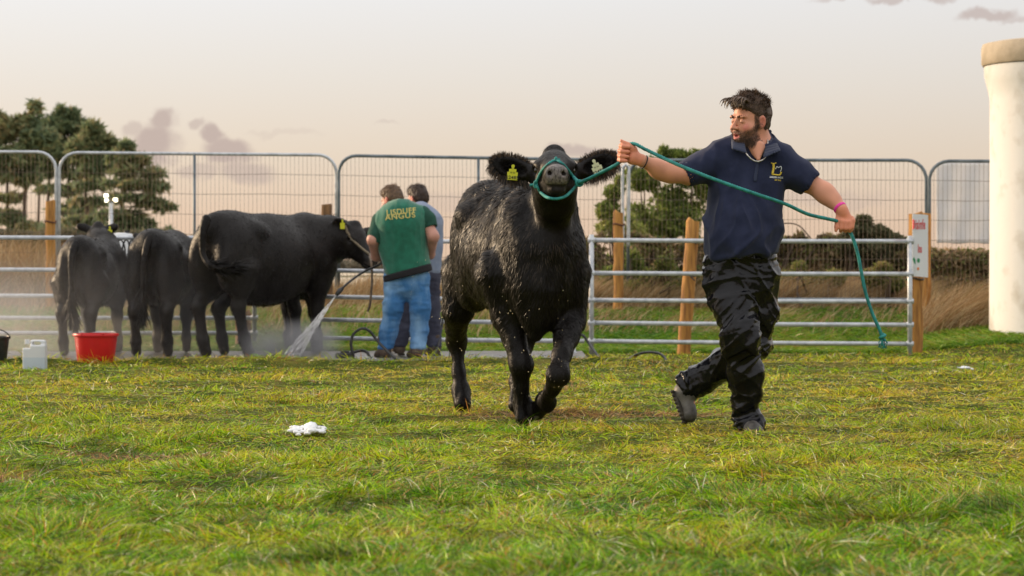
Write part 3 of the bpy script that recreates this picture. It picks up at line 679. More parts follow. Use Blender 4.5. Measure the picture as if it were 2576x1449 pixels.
# pale stubble far beyond the fence
xs3 = np.linspace(-400, 400, 60); ys3 = np.geomspace(46, 2500, 40); AX, AY = np.meshgrid(xs3, ys3, indexing='ij'); AX = AX*AY/300; V = np.stack([AX, AY, H(AX, AY)+.02], -1).reshape(-1, 3); nj3 = 40
I = (np.arange(59)[:, None]*nj3+np.arange(39)[None]).ravel(); o = mk('field', V, np.stack([I, I+nj3, I+nj3+1, I+1], 1), material('stubble', (.40, .33, .22), .95, (.55, .47, .36), .3)); o['kind'] = 'structure'; o['label'] = 'pale stubble field in the distance beyond the fence'
# ------------------------------------------------------------------ floodlight mast
lm = empty('floodlight_mast', P(279, 690, 52), 'slim pale mast with three lit floodlights in front of the pines', 'floodlight'); G = Geo(); G.tube([P(279, 690, 52), P(279, 511, 52)], [.05, .04], 10); G.mk('pole', m_galv, lm, True)
m_lamp = material('lit_lens', (1, 1, 1), .5, emit=(1, .88, .55, 6))
for (u, v) in ((267, 492), (269, 504), (290, 503)):
    c = P(u, v, 52); G = Geo(); G.tube([c, P(279, 512, 52)], .02, 6); G.box(c+[0, .06, 0], (.11, .09, .10), bev=.02); h_ = G.mk('lamp_head', m_dkst, lm); G = Geo(); G.box(c+[0, -.005, 0], (.085, .02, .075), bev=.006); G.mk('lens', m_lamp, h_)
# ------------------------------------------------------------------ cattle
m_coat = material('black_coat', rough=.46, vcol='Col', c2=(.55, .5, .45), ns=9, spec=.17, bump=.55, bs=38, bdist=.012, detail=6, aniso=(1, 1, .35))
m_coat2 = material('sleek_black_coat', rough=.5, vcol='Col', c2=(.55, .5, .45), ns=5, spec=.24, bump=.45, bs=22, bdist=.012, detail=6, aniso=(1, 1, .35))
m_hair = material('black_hair', rough=.40, vcol='Col', spec=.24, trans=.06)
m_hoof = material('hoof', (.035, .03, .028), .5, (.09, .08, .07), 25)
m_eye = material('cow_eye', (.012, .008, .006), .06, spec=.8)
m_tagy = material('yellow_tag', (.62, .62, .02), .45); m_tagw = material('pale_tag', (.62, .66, .42), .45); m_ink = material('ink', (.02, .02, .02), .7)
BLK = np.array([.0068, .0056, .0052])
class Frame:
    def __init__(s, o, f, u, k=1.): 
        s.o = np.asarray(o, float); s.f = unit(f); s.l = unit(np.cross(u, s.f)); s.u = np.cross(s.f, s.l); s.k = k
        s.A = np.stack([s.f, s.l, s.u])
    def __call__(s, x, y, z): return s.o+s.k*(s.f*x+s.l*y+s.u*z)
def cow_head(S, h, ears, part=0):
    """h: Frame at the poll, f towards the muzzle (0.46 long)"""
    k = h.k; A = h.A
    S.ell(h(.09, 0, -.06), np.array([.14, .105, .10])*k, A, .05*k)
    S.ell(h(-.005, 0, .02), np.array([.05, .06, .06])*k, A, .05*k)
    S.cap(h(.10, 0, -.035), h(.36, 0, -.055), .078*k, .055*k, .05*k)
    S.cap(h(.08, 0, -.17), h(.35, 0, -.125), .075*k, .04*k, .06*k)
    for s_ in (-1, 1):
        S.ell(h(.09, .062*s_, -.13), np.array([.11, .045, .10])*k, A, .05*k)
        S.ell(h(.14, .088*s_, -.028), np.array([.05, .028, .026])*k, A, .03*k)
        S.ell(h(.155, .108*s_, -.052), np.array([.03, .02, .022])*k, A, .008*k, sub=True)
    S.ell(h(.405, 0, -.07), np.array([.06, .070, .055])*k, A, .03*k)
    S.ell(h(.435, 0, -.047), np.array([.034, .062, .049])*k, A, .02*k)
    S.ell(h(.40, 0, -.135), np.array([.05, .048, .030])*k, A, .02*k)
    S.ell(h(.455, 0, -.106), np.array([.04, .05, .0028])*k, A, .006*k, sub=True)
    for s_ in (-1, 1):
        S.ell(h(.468, .036*s_, -.045), np.array([.028, .013, .016])*k, A, .008*k, sub=True)
    for (base, tip, nrm, wd) in ears:
        base = np.asarray(base, float); tip = np.asarray(tip, float); ax = unit(tip-base); nn = unit(nrm-ax*np.dot(nrm, ax)); w_ = np.cross(nn, ax); Ae = np.stack([ax, w_, nn])
        Ln = np.linalg.norm(tip-base); c = base+ax*Ln*.56
        S.cap(base-ax*.02, base+ax*Ln*.3, .036*k, .042*k, .03*k)
        S.ell(c, (Ln*.46, wd, .028*k), Ae, .03*k)
        S.ell(c+nn*.034*k+ax*.01, (Ln*.38, wd*.74, .030*k), Ae, .012*k, sub=True)
def cow_eyes(h, par, r=.021):
    for s_ in (-1, 1):
        S = SDF(); S.ell(h(.15, .094*s_, -.052), np.array([r, r*.85, r*.8])*h.k, h.A)
        V, F = S.mesh(.004); mk('eye', V, F, m_eye, par)
def coat_col(V, h=None, nose=(.30, .275, .27), base=BLK, seed=0):
    c = np.tile(base, (len(V), 1))*(1+.35*vn(V, 4., seed))[:, None]
    br = np.clip(.5+.8*vn(V, 1.7, seed+3), 0, 1)[:, None]; c = c*(1-br*.4)+np.array([.014, .0095, .007])*br*.4
    if h is not None:
        q = (V-h.o)@h.A.T/h.k
        m = sstep(q[:, 0], .395, .425)*sstep(-np.abs(q[:, 1]), -.066, -.050)*sstep(q[:, 2], -.106, -.098)
        c = c*(1-m[:, None])+np.array(nose)*m[:, None]*(.8+.3*vn(V, 150, 3))[:, None]
        m = sstep(q[:, 0], .30, .40)*(1-m)*.5
        c = c*(1-m[:, None])+np.array([.03, .027, .026])*m[:, None]
        m = (np.abs(q[:, 0]-.465) < .03)*(np.hypot(np.abs(q[:, 1])-.036, q[:, 2]+.045) < .0125)
        c[m > 0] = (.01, .005, .004)
    return c
def hooves(pts, par, fwd, r=.05, h_=.07):
    """each hoof: two claws"""
    for p, f in zip(pts, fwd):
        p = np.asarray(p, float); f = unit(f); l = np.cross([0, 0, 1], f); l = unit(l); u = np.cross(f, l)
        S = SDF()
        for s_ in (-1, 1):
            S.ell(p+l*s_*r*.42+f*r*.12+u*.005, (r*1.05, r*.52, h_*.62), np.stack([f, l, u]), .02)
        S.plane_cut(p-u*h_*.42, u, p-.15, p+.15)
        V, F = S.mesh(.008); mk('hoof', V, F, m_hoof, par)

def trunk(S, T, A, k, fat=1., deep=1.):
    w = fat
    S.ell(T(-.60, 0, 1.05), np.array([.28, .26*w, .25])*k, A, .1)
    S.ell(T(-.12, 0, .87), np.array([.62, .335*w, .395*deep])*k, A, .1)
    S.ell(T(.42, 0, .94), np.array([.30, .25*w, .36])*k, A, .1)
    S.cap(T(-.72, 0, 1.16), T(.40, 0, 1.16), .13*k, .12*k, .12)
    S.cap(T(.60, 0, .92), T(.50, 0, .66), .17*k, .12*k, .1)
    S.cap(T(-.80, 0, 1.21), T(-.86, 0, 1.12), .055*k, .04*k, .08)
    for s_ in (-1, 1):
        S.ell(T(-.66, .15*s_*w, .86), np.array([.24, .14*w, .31])*k, A, .08)
        S.ell(T(-.45, .19*s_*w, 1.14), np.array([.10, .07, .06])*k, A, .10)      # hook bone
        S.ell(T(.44, .17*s_*w, .88), np.array([.17, .11*w, .27])*k, A, .08)
def hind(S, T, s_, k, dx=0, foot=0, hock=0, lt=1.12):
    y = .165*s_
    p = [T(-.62, y*1.1, .78), T(-.66+dx*.2, y*1.1, .66), T(-.83+dx+hock, y, .47), T(-.78+dx+foot*.6, y, .17), T(-.75+dx+foot, y, .06)]
    S.chain(p, np.array([.15, .088, .052*lt, .040*lt, .047*lt])*k, .06)
    S.ell(p[2], np.array([.055, .045, .07])*k*lt, T.A, .03); S.ell(p[3], np.array([.046, .044, .046])*k*lt, T.A, .02)
    return p[-1]
def fore(S, T, s_, k, dx=0):
    y = .16*s_
    p = [T(.46, y*1.1, .82), T(.42, y*1.1, .66), T(.46+dx*.5, y, .42), T(.46+dx, y, .17), T(.48+dx, y, .06)]
    lt = 1.12; S.chain(p, np.array([.14, .10, .050*lt, .038*lt, .046*lt])*k, .06)
    S.ell(p[2], np.array([.048, .046, .055])*k*lt, T.A, .03); S.ell(p[3], np.array([.043, .043, .045])*k*lt, T.A, .02)
    return p[-1]
def tail(name, pts, rad, par, brush_at=None, mat=None, n=900, seed=0, blen=.22):
    S = SDF(); pts = crom(pts, .06); r_ = np.interp(np.linspace(0, 1, len(pts)), np.linspace(0, 1, len(rad)), rad); S.chain(pts, r_, .02)
    V, F = S.mesh(.012); o = mk(name, V, F, m_coat, par, col=coat_col(V))
    g_ = np.random.default_rng(seed); k0 = int(len(pts)*.62); seg = pts[k0:]
    i = g_.integers(0, len(seg)-1, n); t = g_.random((n, 1)); rt = seg[i]*(1-t)+seg[i+1]*t+g_.normal(size=(n, 3))*.012
    d = unit(pts[-1]-pts[-3])*.8+g_.normal(size=(n, 3))*.22+np.array([0, 0, -.35])
    V, F = strands(rt, d, blen*(.5+.5*g_.random(n)), .009, None, 3, r=g_); mk('tail_switch', V, F, m_hair, o, col=np.tile(BLK*1.2, (len(V), 1)))
    return o

def back_cow(label, loc, heading, k, head, legs, tailpts, fat=1., h=.014, ear_tag=None, seed=0, group='black cattle tied along the gates', neck_r=(.2, .13), deep=1.):
    o = np.array([loc[0], loc[1], .012]); f = np.array([math.cos(heading), math.sin(heading), 0])
    T = Frame(o, f, (0, 0, 1), k); e = empty('cow', o, label, 'cow', group)
    S = SDF(); trunk(S, T, T.A, k, fat, deep)
    feet = [hind(S, T, 1, k, *legs[0]), hind(S, T, -1, k, *legs[1]), fore(S, T, 1, k, *legs[2]), fore(S, T, -1, k, *legs[3])]
    hd = None
    if head:
        poll, muz, up = head
        hd = Frame(poll, np.asarray(muz)-np.asarray(poll), up, k)
        nb = T(.55, 0, 1.04); ne = hd(.04, 0, -.10)
        mid = (nb+ne)/2+np.array([0, 0, .02])
        S.chain([nb, mid, ne], np.array([neck_r[0]+.05, neck_r[0]-.02, neck_r[1]])*k, .1)
        ears = []
        for s_ in (-1, 1):
            b = hd(.03, .09*s_, -.02); ears.append((b, b+(hd.l*s_*.17+hd.f*-.06+hd.u*.03)*k, hd.f*.9+hd.u*.2, .055*k))
        cow_head(S, hd, ears)
    V, F = S.mesh(h); V = relax(V, F, 1)
    n_ = normals(V, F); q = (V-o)
    V = V+n_*(.007*vn(V*[1, 1, .6], 4., seed)+.0015*vn(V, 14, seed+1))[:, None]
    mk('body', V, F, m_coat2, e, col=coat_col(V, hd, seed=seed))
    # short wet coat
    g_ = np.random.default_rng(seed+50)
    p, nn = sample(V, F, 14000, g_)
    d = nn*.35+np.array([0, 0, -.9])-f*.5+g_.normal(size=p.shape)*.25
    d = d-nn*(np.minimum((d*nn).sum(1), 0)[:, None])+nn*.10
    V2, F2 = strands(p, d, .016+.010*g_.random(len(p)), .005, None, 2, side=nn+g_.normal(size=p.shape)*.3, r=g_)
    mk('coat_hair', V2, F2, m_hair, e, col=np.repeat(BLK*(.8+1.6*g_.random((len(p), 1))), 5, 0))
    hooves([np.array([p_[0], p_[1], .045*k]) for p_ in feet], e, [f]*4, .052*k)
    if hd is not None:
        cow_eyes(hd, e)
        if ear_tag:
            G = Geo(); c = ears[ear_tag[0]][0]*.45+ears[ear_tag[0]][1]*.55+np.array([0, -.035, -.02])+np.array(ear_tag[1])
            G.box(c, (.045, .006, .06), bev=.002); G.box(c+[0, 0, .045], (.016, .006, .035), bev=.002); G.mk('ear_tag', m_tagy, e)
    if tailpts is not None: tail('tail', [T(*q_) if not isinstance(q_, np.ndarray) else q_ for q_ in tailpts], [.045, .03, .024, .022, .03], e, seed=seed)
    return e, T, hd

# big cow standing side-on, turned a little away, head stretched to the right
Yb = 22.9
TT = R(54); rear = P(560, 680, 22.45); k_ = 1.04
ob = np.array([P(556, 0, 22.35)[0]+.72*math.cos(TT), 22.35+.72*math.sin(TT)])
hp = P(890, 574, 23.35); hm = P(950, 652, 23.05)
tp = [np.array(q) for q in (P(519, 552, 22.0), P(510, 590, 21.95), P(511, 640, 21.93), P(528, 668, 21.86), P(556, 676, 21.85), P(588, 668, 21.9))]
big, TB, HB = back_cow('biggest black cow seen side-on, halter on its head, tail swung over its thigh', ob, TT, k_, (hp, hp+unit(hm-hp)*.48, (.45, -.15, .9)),
     [(.02, .02, 0), (.18, .06, 0), (.05,), (-.06,)], tp, fat=1.08, ear_tag=(0, (0.03, 0, .0)), seed=5, neck_r=(.22, .135))
# white teat patch seen under the flank
S = SDF(); S.cap(TB(-.28, -.20, .60), TB(-.22, -.20, .68), .022, .012, .01, sq=((0, 1, 0), 1.6)); 
V, F = S.mesh(.008); mk('udder', V, F, material('pale_skin', (.45, .36, .28), .6), big)
# a further cow almost hidden behind the big one
back_cow('black cow mostly hidden behind the biggest cow, one hind leg showing', (P(560, 0, 23.35)[0]+.70*math.cos(TT), 23.25+.70*math.sin(TT)), TT, .98, None,
     [(-.04, 0, 0), (-.10, 0, 0), (0,), (.08,)], None, seed=9)
# two younger ones seen from behind
a1 = R(87); c1 = P(209, 0, 23.2)
hp1 = P(246, 572, 24.2); hm1 = hp1+np.array([.10, .42, -.16])
back_cow('leftmost black cow seen from behind in the mist, yellow tag in its ear', (c1[0]+.05, c1[1]+.28), a1, .87, (hp1, hm1, (.1, .3, .9)),
     [(.05, .02, 0), (-.04, 0, 0), (.0,), (.08,)], [(-.84, .0, 1.22), (-.95, .02, 1.08), (-.96, .02, .8), (-.95, .01, .6), (-.94, 0, .42)], fat=.84, deep=.88, ear_tag=(0, (-.01, -.06, -.03)), seed=15)
a2 = R(88); c2_ = P(403, 0, 23.1)
back_cow('black cow seen from behind, standing between the leftmost cow and the biggest cow', (c2_[0]+.0, c2_[1]+.30), a2, .915, (P(392, 600, 24.5), P(392, 690, 24.75), (0, .9, .4)),
     [(.03, .02, 0), (.0, 0, 0), (.02,), (-.05,)], [(-.84, .0, 1.22), (-.95, .03, 1.05), (-.97, .05, .8), (-.96, .05, .6), (-.95, .06, .45)], fat=.96, deep=.93, seed=25)

# ---------------- the heifer being led
K = .92
o_h = np.array([.055, 13.31, 0]); fh = np.array([.27, -.963, 0]); T = Frame(o_h, fh, (0, 0, 1), K)
heifer = empty('heifer', [.055, 13.31, 0], 'wet black heifer striding towards the camera in a teal rope halter', 'cow')
S = SDF(); A = T.A
S.ell(T(-.62, 0, 1.15), np.array([.29, .275, .265])*K, A, .1)
S.ell(T(-.20, .0, .985), np.array([.60, .302, .345])*K, A, .1)
S.ell(T(.36, 0, 1.0), np.array([.28, .225, .37])*K, A, .1)
S.cap(T(-.70, 0, 1.29), T(.30, 0, 1.26), .15*K, .13*K, .12)
S.cap(T(.50, 0, 1.02), T(.48, .0, .68), .175*K, .10*K, .09)
S.cap(P(1354, 735, 12.86), P(1346, 845, 12.84), .135, .036, .10)
for s_ in (-1, 1):
    S.ell(T(-.66, .12*s_, .94), np.array([.25, .135, .30])*K, A, .08)
    S.ell(T(-.45, .22*s_, 1.24), np.array([.08, .06, .05])*K, A, .08)
    S.ell(T(.38, .150*s_, .95), np.array([.18, .095, .29])*K, A, .08)
# legs from the photograph
LF = [P(1262, 690, 12.98), P(1280, 790, 12.98), P(1310, 917, 12.90), P(1309, 985, 12.95), P(1312, 1020, 12.97), P(1316, 1052, 12.95)]
S.chain(LF, [.135, .084, .052, .036, .043, .049], .05)
S.ell(LF[2], (.050, .052, .060), A, .02); S.ell(P(1310, 1008, 12.97), (.045, .046, .045), A, .02)
RF = [P(1430, 690, 12.98), P(1431, 800, 12.98), P(1416, 893, 12.72), P(1404, 942, 12.62), P(1388, 985, 12.75), P(1372, 1010, 12.88), P(1354, 1036, 12.98)]
S.chain(RF, [.13, .084, .056, .052, .036, .044, .044], .04)
RH = [P(1160, 690, 14.05), P(1150, 780, 14.05), P(1150, 856, 14.30), P(1155, 938, 14.28), P(1160, 985, 14.25), P(1165, 1014, 14.2)]
S.chain(RH, [.118, .084, .056, .037, .044, .050], .05)
S.ell(RH[2]+[0, .02, 0], (.052, .055, .08), A, .03); S.ell(P(1158, 978, 14.26), (.048, .048, .05), A, .02)
LH = [T(-.60, .15, .85), P(1335, 800, 13.95), P(1318, 870, 14.0), P(1304, 960, 13.8), P(1300, 1020, 13.7)]
S.chain(LH, [.15, .095, .055, .038, .05], .05)
# neck and head
hf = Frame(P(1394, 400, 12.74), (.012, -1, -.11), (0.01, -.11, 1), .98)
S.chain([T(.34, 0, 1.10), P(1388, 600, 12.95), P(1394, 520, 12.92), P(1394, 455, 12.74)], [.22, .118, .112, .10], .07, sq=((1, 0, 0), 1.08))
S.cap(P(1390, 690, 12.86), P(1394, 560, 12.78), .10, .085, .05)
S.ell(P(1396, 512, 12.70), (.110, .11, .105), None, .05); S.ell(P(1396, 462, 12.66), (.110, .10, .10), None, .05)
fa = np.array([.0, -1, .12])
ears = [(P(1352, 442, 12.68), P(1240, 408, 12.72), np.array([-.15, -1, .12]), .058), (P(1444, 438, 12.68), P(1546, 398, 12.70), np.array([.15, -1, .12]), .055)]
cow_head(S, hf, ears)
V, F = S.mesh(.0085); V = relax(V, F, 1, .4); n_ = normals(V, F)
# wrinkled wet hide, shoulder and rib relief; the head stays smooth
q = (V-T.o)@T.A.T/K
body = (1-sstep(V[:, 1], 12.95, 12.7)*0)*sstep(np.linalg.norm(V-P(1394, 450, 12.6), axis=1), .35, .5)
fold = 1-np.abs(vn(V*[1.3, .55, .38], 7., 61)); fold2 = 1-np.abs(vn(V*[1, .5, .45], 15., 62))
V = V+n_*(body*(.020*(fold-.7)+.006*(fold2-.7)+.006*vn(V*[1, 1, .4], 22, 63)))[:, None]
hb = mk('body', V, F, m_coat, heifer, col=coat_col(V, hf, seed=40)); V_h, F_h = V, F
HB3 = BVHTree.FromPolygons(V.tolist(), F.tolist())
cow_eyes(hf, heifer, .022)
# shaggy coat
g_ = np.random.default_rng(77)
fc = V[F].mean(1); nf = np.cross(V[F[:, 2]]-V[F[:, 0]], V[F[:, 3]]-V[F[:, 1]]); nf /= np.linalg.norm(nf, axis=1)[:, None]+1e-12
vis = .25+.75*(nf[:, 1] < .35)
hdist = np.linalg.norm(fc-P(1394, 450, 12.6), axis=1)
p, nn = sample(V, F, 95000, g_, vis*np.where(hdist < .33, .9, 1.))
hd_ = sstep(-np.linalg.norm(p-P(1394, 450, 12.6), axis=1), -.36, -.30)        # 1 on the head
leg = sstep(-p[:, 2], -.62, -.45)
flow = -fh*.75+np.array([0, 0, -.9]); 
sw = vn(p*[1, 1, .5], 5., 71)[:, None]*np.cross(nn, [0, 0, 1.])*.6+vn(p, 11., 72)[:, None]*np.cross(nn, fh)*.5
d = flow[None]+sw
d = d-nn*((d*nn).sum(1)[:, None]); d /= np.linalg.norm(d, axis=1)[:, None]+1e-9
clump = vn(p, 28., 73)[:, None]; clump2 = vn(p, 28., 74)[:, None]
top = sstep(nn[:, 2], .45, .85)[:, None]
d = d+nn*(.03+.05*clump+.45*top*(1-hd_[:, None]))+clump2*np.cross(nn, d)*.45+g_.normal(size=p.shape)*.12
ln = (.026+.014*g_.random(len(p)))*(1-.6*leg)*(1-.72*hd_)
V2, F2 = strands(p, d, ln, .0032*(1-.4*hd_), nn*-.10+np.array([0, 0, -.12]), 3, side=nn+g_.normal(size=p.shape)*.35, r=g_)
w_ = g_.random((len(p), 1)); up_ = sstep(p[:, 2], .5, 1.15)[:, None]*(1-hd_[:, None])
hc = BLK*(.7+1.3*w_)+up_*(w_ > .70)*(clump > 0)*np.array([.062, .046, .035])  # paler brown strands high on the body are painted coat highlights
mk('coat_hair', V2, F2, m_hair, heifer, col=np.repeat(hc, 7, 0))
# long fringe round the ears and on the poll
for (b_, t_, nr, wd) in ears:
    ax = unit(t_-b_); L0 = np.linalg.norm(t_-b_); nn_ = unit(nr-ax*nr.dot(ax)); wv = np.cross(nn_, ax); 
    n = 2600; t = g_.random(n)*2*math.pi; c = b_+ax*L0*.56
    rim = c+np.outer(np.cos(t)*L0*.45, ax)+np.outer(np.sin(t)*wd*.92, wv)
    outd = np.outer(np.cos(t)*.7, ax)+np.outer(np.sin(t), wv)
    low = (outd[:, 2] < 0)
    d = outd+np.array([0, 0, -.55])*low[:, None]+np.array([0, 0, .25])*(~low)[:, None]+g_.normal(size=(n, 3))*.22
    ln = (.018+.032*g_.random(n))*np.where(low, 1.0, .6)
    rim = rim+g_.normal(size=(n, 3))*.006
    keepm = np.cos(t) > -.8
    V2, F2 = strands(rim[keepm], d[keepm], ln[keepm], .0026, np.array([0, 0, -.25])*low[keepm][:, None], 3, side=np.tile(nn_, (keepm.sum(), 1)), r=g_)
    mk('ear_fringe', V2, F2, m_hair, heifer, col=np.repeat(BLK+(g_.random((keepm.sum(), 1)) > .55)*np.array([.09, .055, .03]), 7, 0))
    n = 1800; a = g_.random(n)*2*math.pi; rr_ = np.sqrt(g_.random(n)); rt = c+np.outer(np.cos(a)*rr_*L0*.4, ax)+np.outer(np.sin(a)*rr_*wd*.85, wv)+nn_*.004
    V2, F2 = strands(rt, ax*.6+nn_*.35+g_.normal(size=(n, 3))*.4+np.array([0, 0, -.2]), .02+.02*g_.random(n), .0028, None, 2, r=g_)
    mk('inner_ear_hair', V2, F2, m_hair, heifer, col=np.tile(BLK*1.2, (len(V2), 1)))
n = 1500; a = g_.random(n)*2*math.pi; rr_ = np.sqrt(g_.random(n)); pc = hf(.0, 0, .055)
rt = pc+np.outer(np.cos(a)*rr_*.045, hf.l)+np.outer(np.sin(a)*rr_*.05, hf.f)-np.outer(rr_**2*.03, [0, 0, 1])
V2, F2 = strands(rt, np.array([0, 0, 1.])+g_.normal(size=(n, 3))*.35+np.outer(np.cos(a)*.7, hf.l), .016+.014*g_.random(n), .003, None, 3, r=g_)
mk('poll_tuft', V2, F2, m_hair, heifer, col=np.repeat(BLK*(1+2*g_.random((n, 1))), 7, 0))
hooves([P(1318, 1056, 12.93), P(1168, 1020, 14.14), P(1299, 1036, 13.62)], heifer, [fh, fh, fh], .055, .08)
# lifted hoof, toe down
pf = P(1345, 1040, 12.98); ff = unit(np.array([-.75, .2, -.55])); S = SDF(); up2 = unit(np.cross(ff, np.cross([0, 0, 1], ff)))
for s_ in (-1, 1): S.ell(pf+np.cross(ff, up2)*s_*.02, (.055, .027, .036), np.stack([ff, np.cross(up2, ff), up2]), .006)
V, F = S.mesh(.007); mk('hoof', V, F, m_hoof, heifer)
# ear tags with their numbers
def text_mesh(name, s, origin, xd, zd, size, mat, parent, bold=.0, ext=.0006, align='CENTER', target=None, ray=None, off=.002, sx=1., shear=0):
    cu = bpy.data.curves.new('t', 'FONT'); cu.body = s; cu.size = size; cu.align_x = align; cu.align_y = 'CENTER'; cu.extrude = ext; cu.offset = bold; cu.shear = shear; cu.space_character = 1.12
    to = bpy.data.objects.new('t', cu); COL.objects.link(to); dg = bpy.context.evaluated_depsgraph_get(); me = bpy.data.meshes.new_from_object(to.evaluated_get(dg))
    bpy.data.objects.remove(to)
    if target is not None:
        bm = bmesh.new(); bm.from_mesh(me); bmesh.ops.subdivide_edges(bm, edges=[e for e in bm.edges if e.calc_length() > size*.25], cuts=2); bmesh.ops.triangulate(bm, faces=bm.faces); bm.to_mesh(me); bm.free()
    co = np.array([v.co[:] for v in me.vertices]); xd = unit(xd); zd = unit(zd); nd = np.cross(xd, zd)
    w = np.asarray(origin)+np.outer(co[:, 0]*sx, xd)+np.outer(co[:, 1], zd)+np.outer(co[:, 2], nd)
    if target is not None:
        ray = unit(ray)
        for i in range(len(w)):
            hit = target.ray_cast(Vector((w[i]-ray*.5).tolist()), Vector(ray.tolist()), 2.)
            if hit[0] is not None: w[i] = np.array(hit[0])-ray*(off+co[i, 2])
    F = [tuple(p_.vertices) for p_ in me.polygons]; o = mk(name, w, F, mat, parent, False); return o
def eartag(u, v, Y, tiltd, mat, txt, mirror=False, lab=None):
    c = P(u, v, Y); xd = unit(np.array([math.cos(tiltd), .0, math.sin(tiltd)])); zd = np.array([-xd[2], 0, xd[0]]); yd = np.array([0, 1., 0]); Rm = np.stack([xd, yd, zd], 1)
    G = Geo(); G.box(c, (.055, .003, .042), Rm, .001); G.box(c+zd*.029, (.038, .003, .016), Rm, .001); G.box(c+zd*.045, (.014, .004, .022), Rm, .001)
    G.tube([c+zd*.052-yd*.006, c+zd*.052+yd*.012], .009, 12)
    t_ = G.mk('ear_tag', mat, heifer); t_['label'] = lab
    text_mesh('tag_number', txt, c-yd*.0025-zd*.008, xd, zd, .024, m_ink, t_, bold=.0004)
    text_mesh('tag_number', 'IE 26', c-yd*.0025+zd*.018, xd, zd, .011, m_ink, t_)
eartag(1289, 443, 12.655, R(-4), m_tagy, '22485', lab='bright yellow ear tag numbered 22485')
eartag(1504, 428, 12.63, R(24), m_tagw, '22485', lab='pale faded yellow ear tag behind the lead rope')
m_red = material('red_letters', (.62, .02, .03), .5); m_grn = material('green_print', (.02, .25, .10), .5); m_org = material('orange_print', (.75, .22, .05), .5)
def on_sign(name, s, u, v, size, mat, sx, bold=.004): return text_mesh(name, s, P(u, v, 23.7), (1, 0, 0), (0, 0, 1), size, mat, sb, bold=bold, ext=.0008, target=SGB, ray=(0, 1, 0), off=.002, sx=sx)
on_sign('sign_lettering', 'Disinfe', 2316, 565, .135, m_red, .34, .003)
on_sign('sign_lettering', 'Ins', 2319, 626, .115, m_red, .30, .003)
def on_sign_blob(pts, mat, name):
    G = Geo(); w = []
    for (u, v) in pts:
        hit = SGB.ray_cast(Vector(P(u, v, 23.5).tolist()), Vector((0, 1, 0)), 3)
        w.append((np.array(hit[0])-[0, .003, 0]) if hit[0] is not None else P(u, v, 23.85))
    n = len(w); V_ = np.array(w+[q_+[0, .002, 0] for q_ in w]); F_ = [tuple(range(n)), tuple(range(2*n-1, n-1, -1))]+[(i, n+i, n+(i+1) % n, (i+1) % n) for i in range(n)]
    G.add(V_, F_); G.mk(name, mat, sb)
on_sign_blob([(2309+7*math.cos(t), 677+6*math.sin(t)) for t in np.linspace(0, 2*math.pi, 14)[:-1]], m_grn, 'sign_emblem')
on_sign_blob([(2308, 652), (2312, 646), (2316, 653), (2316, 666), (2312, 660)], m_grn, 'sign_emblem')
on_sign_blob([(2305+3*math.cos(t), 665+9*math.sin(t)) for t in np.linspace(0, 2*math.pi, 10)[:-1]], m_ink, 'sign_emblem')
on_sign_blob([(2324+4*math.cos(t), 655+6*math.sin(t)) for t in np.linspace(0, 2*math.pi, 10)[:-1]], m_grn, 'sign_emblem')
on_sign_blob([(2323+3*math.cos(t), 676+4*math.sin(t)) for t in np.linspace(0, 2*math.pi, 10)[:-1]], m_org, 'sign_emblem')
# ------------------------------------------------------------------ people
def skin_mat(name, c): return material(name, c, .5, vcol='Col', spec=.4, bump=.15, bs=260, bdist=.002, sheen=.1)
m_skin = skin_mat('skin', (.5, .27, .2))
m_polo = material('navy_cotton', (.012, .017, .045), .85, (.020, .026, .062), 14, sheen=.08, bump=.35, bs=420, bdist=.002, spec=.25)
m_wet = material('wet_black_waterproof', (.004, .004, .0055), .15, (.007, .007, .010), 6, spec=.30, bump=.25, bs=30, bdist=.015, detail=4, aniso=(1.5, 1, .6))
m_rub = material('muddy_rubber', (.14, .13, .115), .5, (.05, .045, .04), 18, bump=.3, bs=50)
m_sole = material('dark_sole', (.02, .018, .015), .7, (.07, .055, .035), 30, bump=.5, bs=40)
m_hd = material('dark_brown_hair', rough=.5, vcol='Col', spec=.35)
m_steel = material('silver_chain', (.6, .58, .54), .3, metal=.9)
m_pink = material('pink_band', (.9, .05, .42), .5)
m_gold = material('gold_thread', (.75, .55, .06), .6); m_white = material('white_thread', (.7, .72, .75), .6)

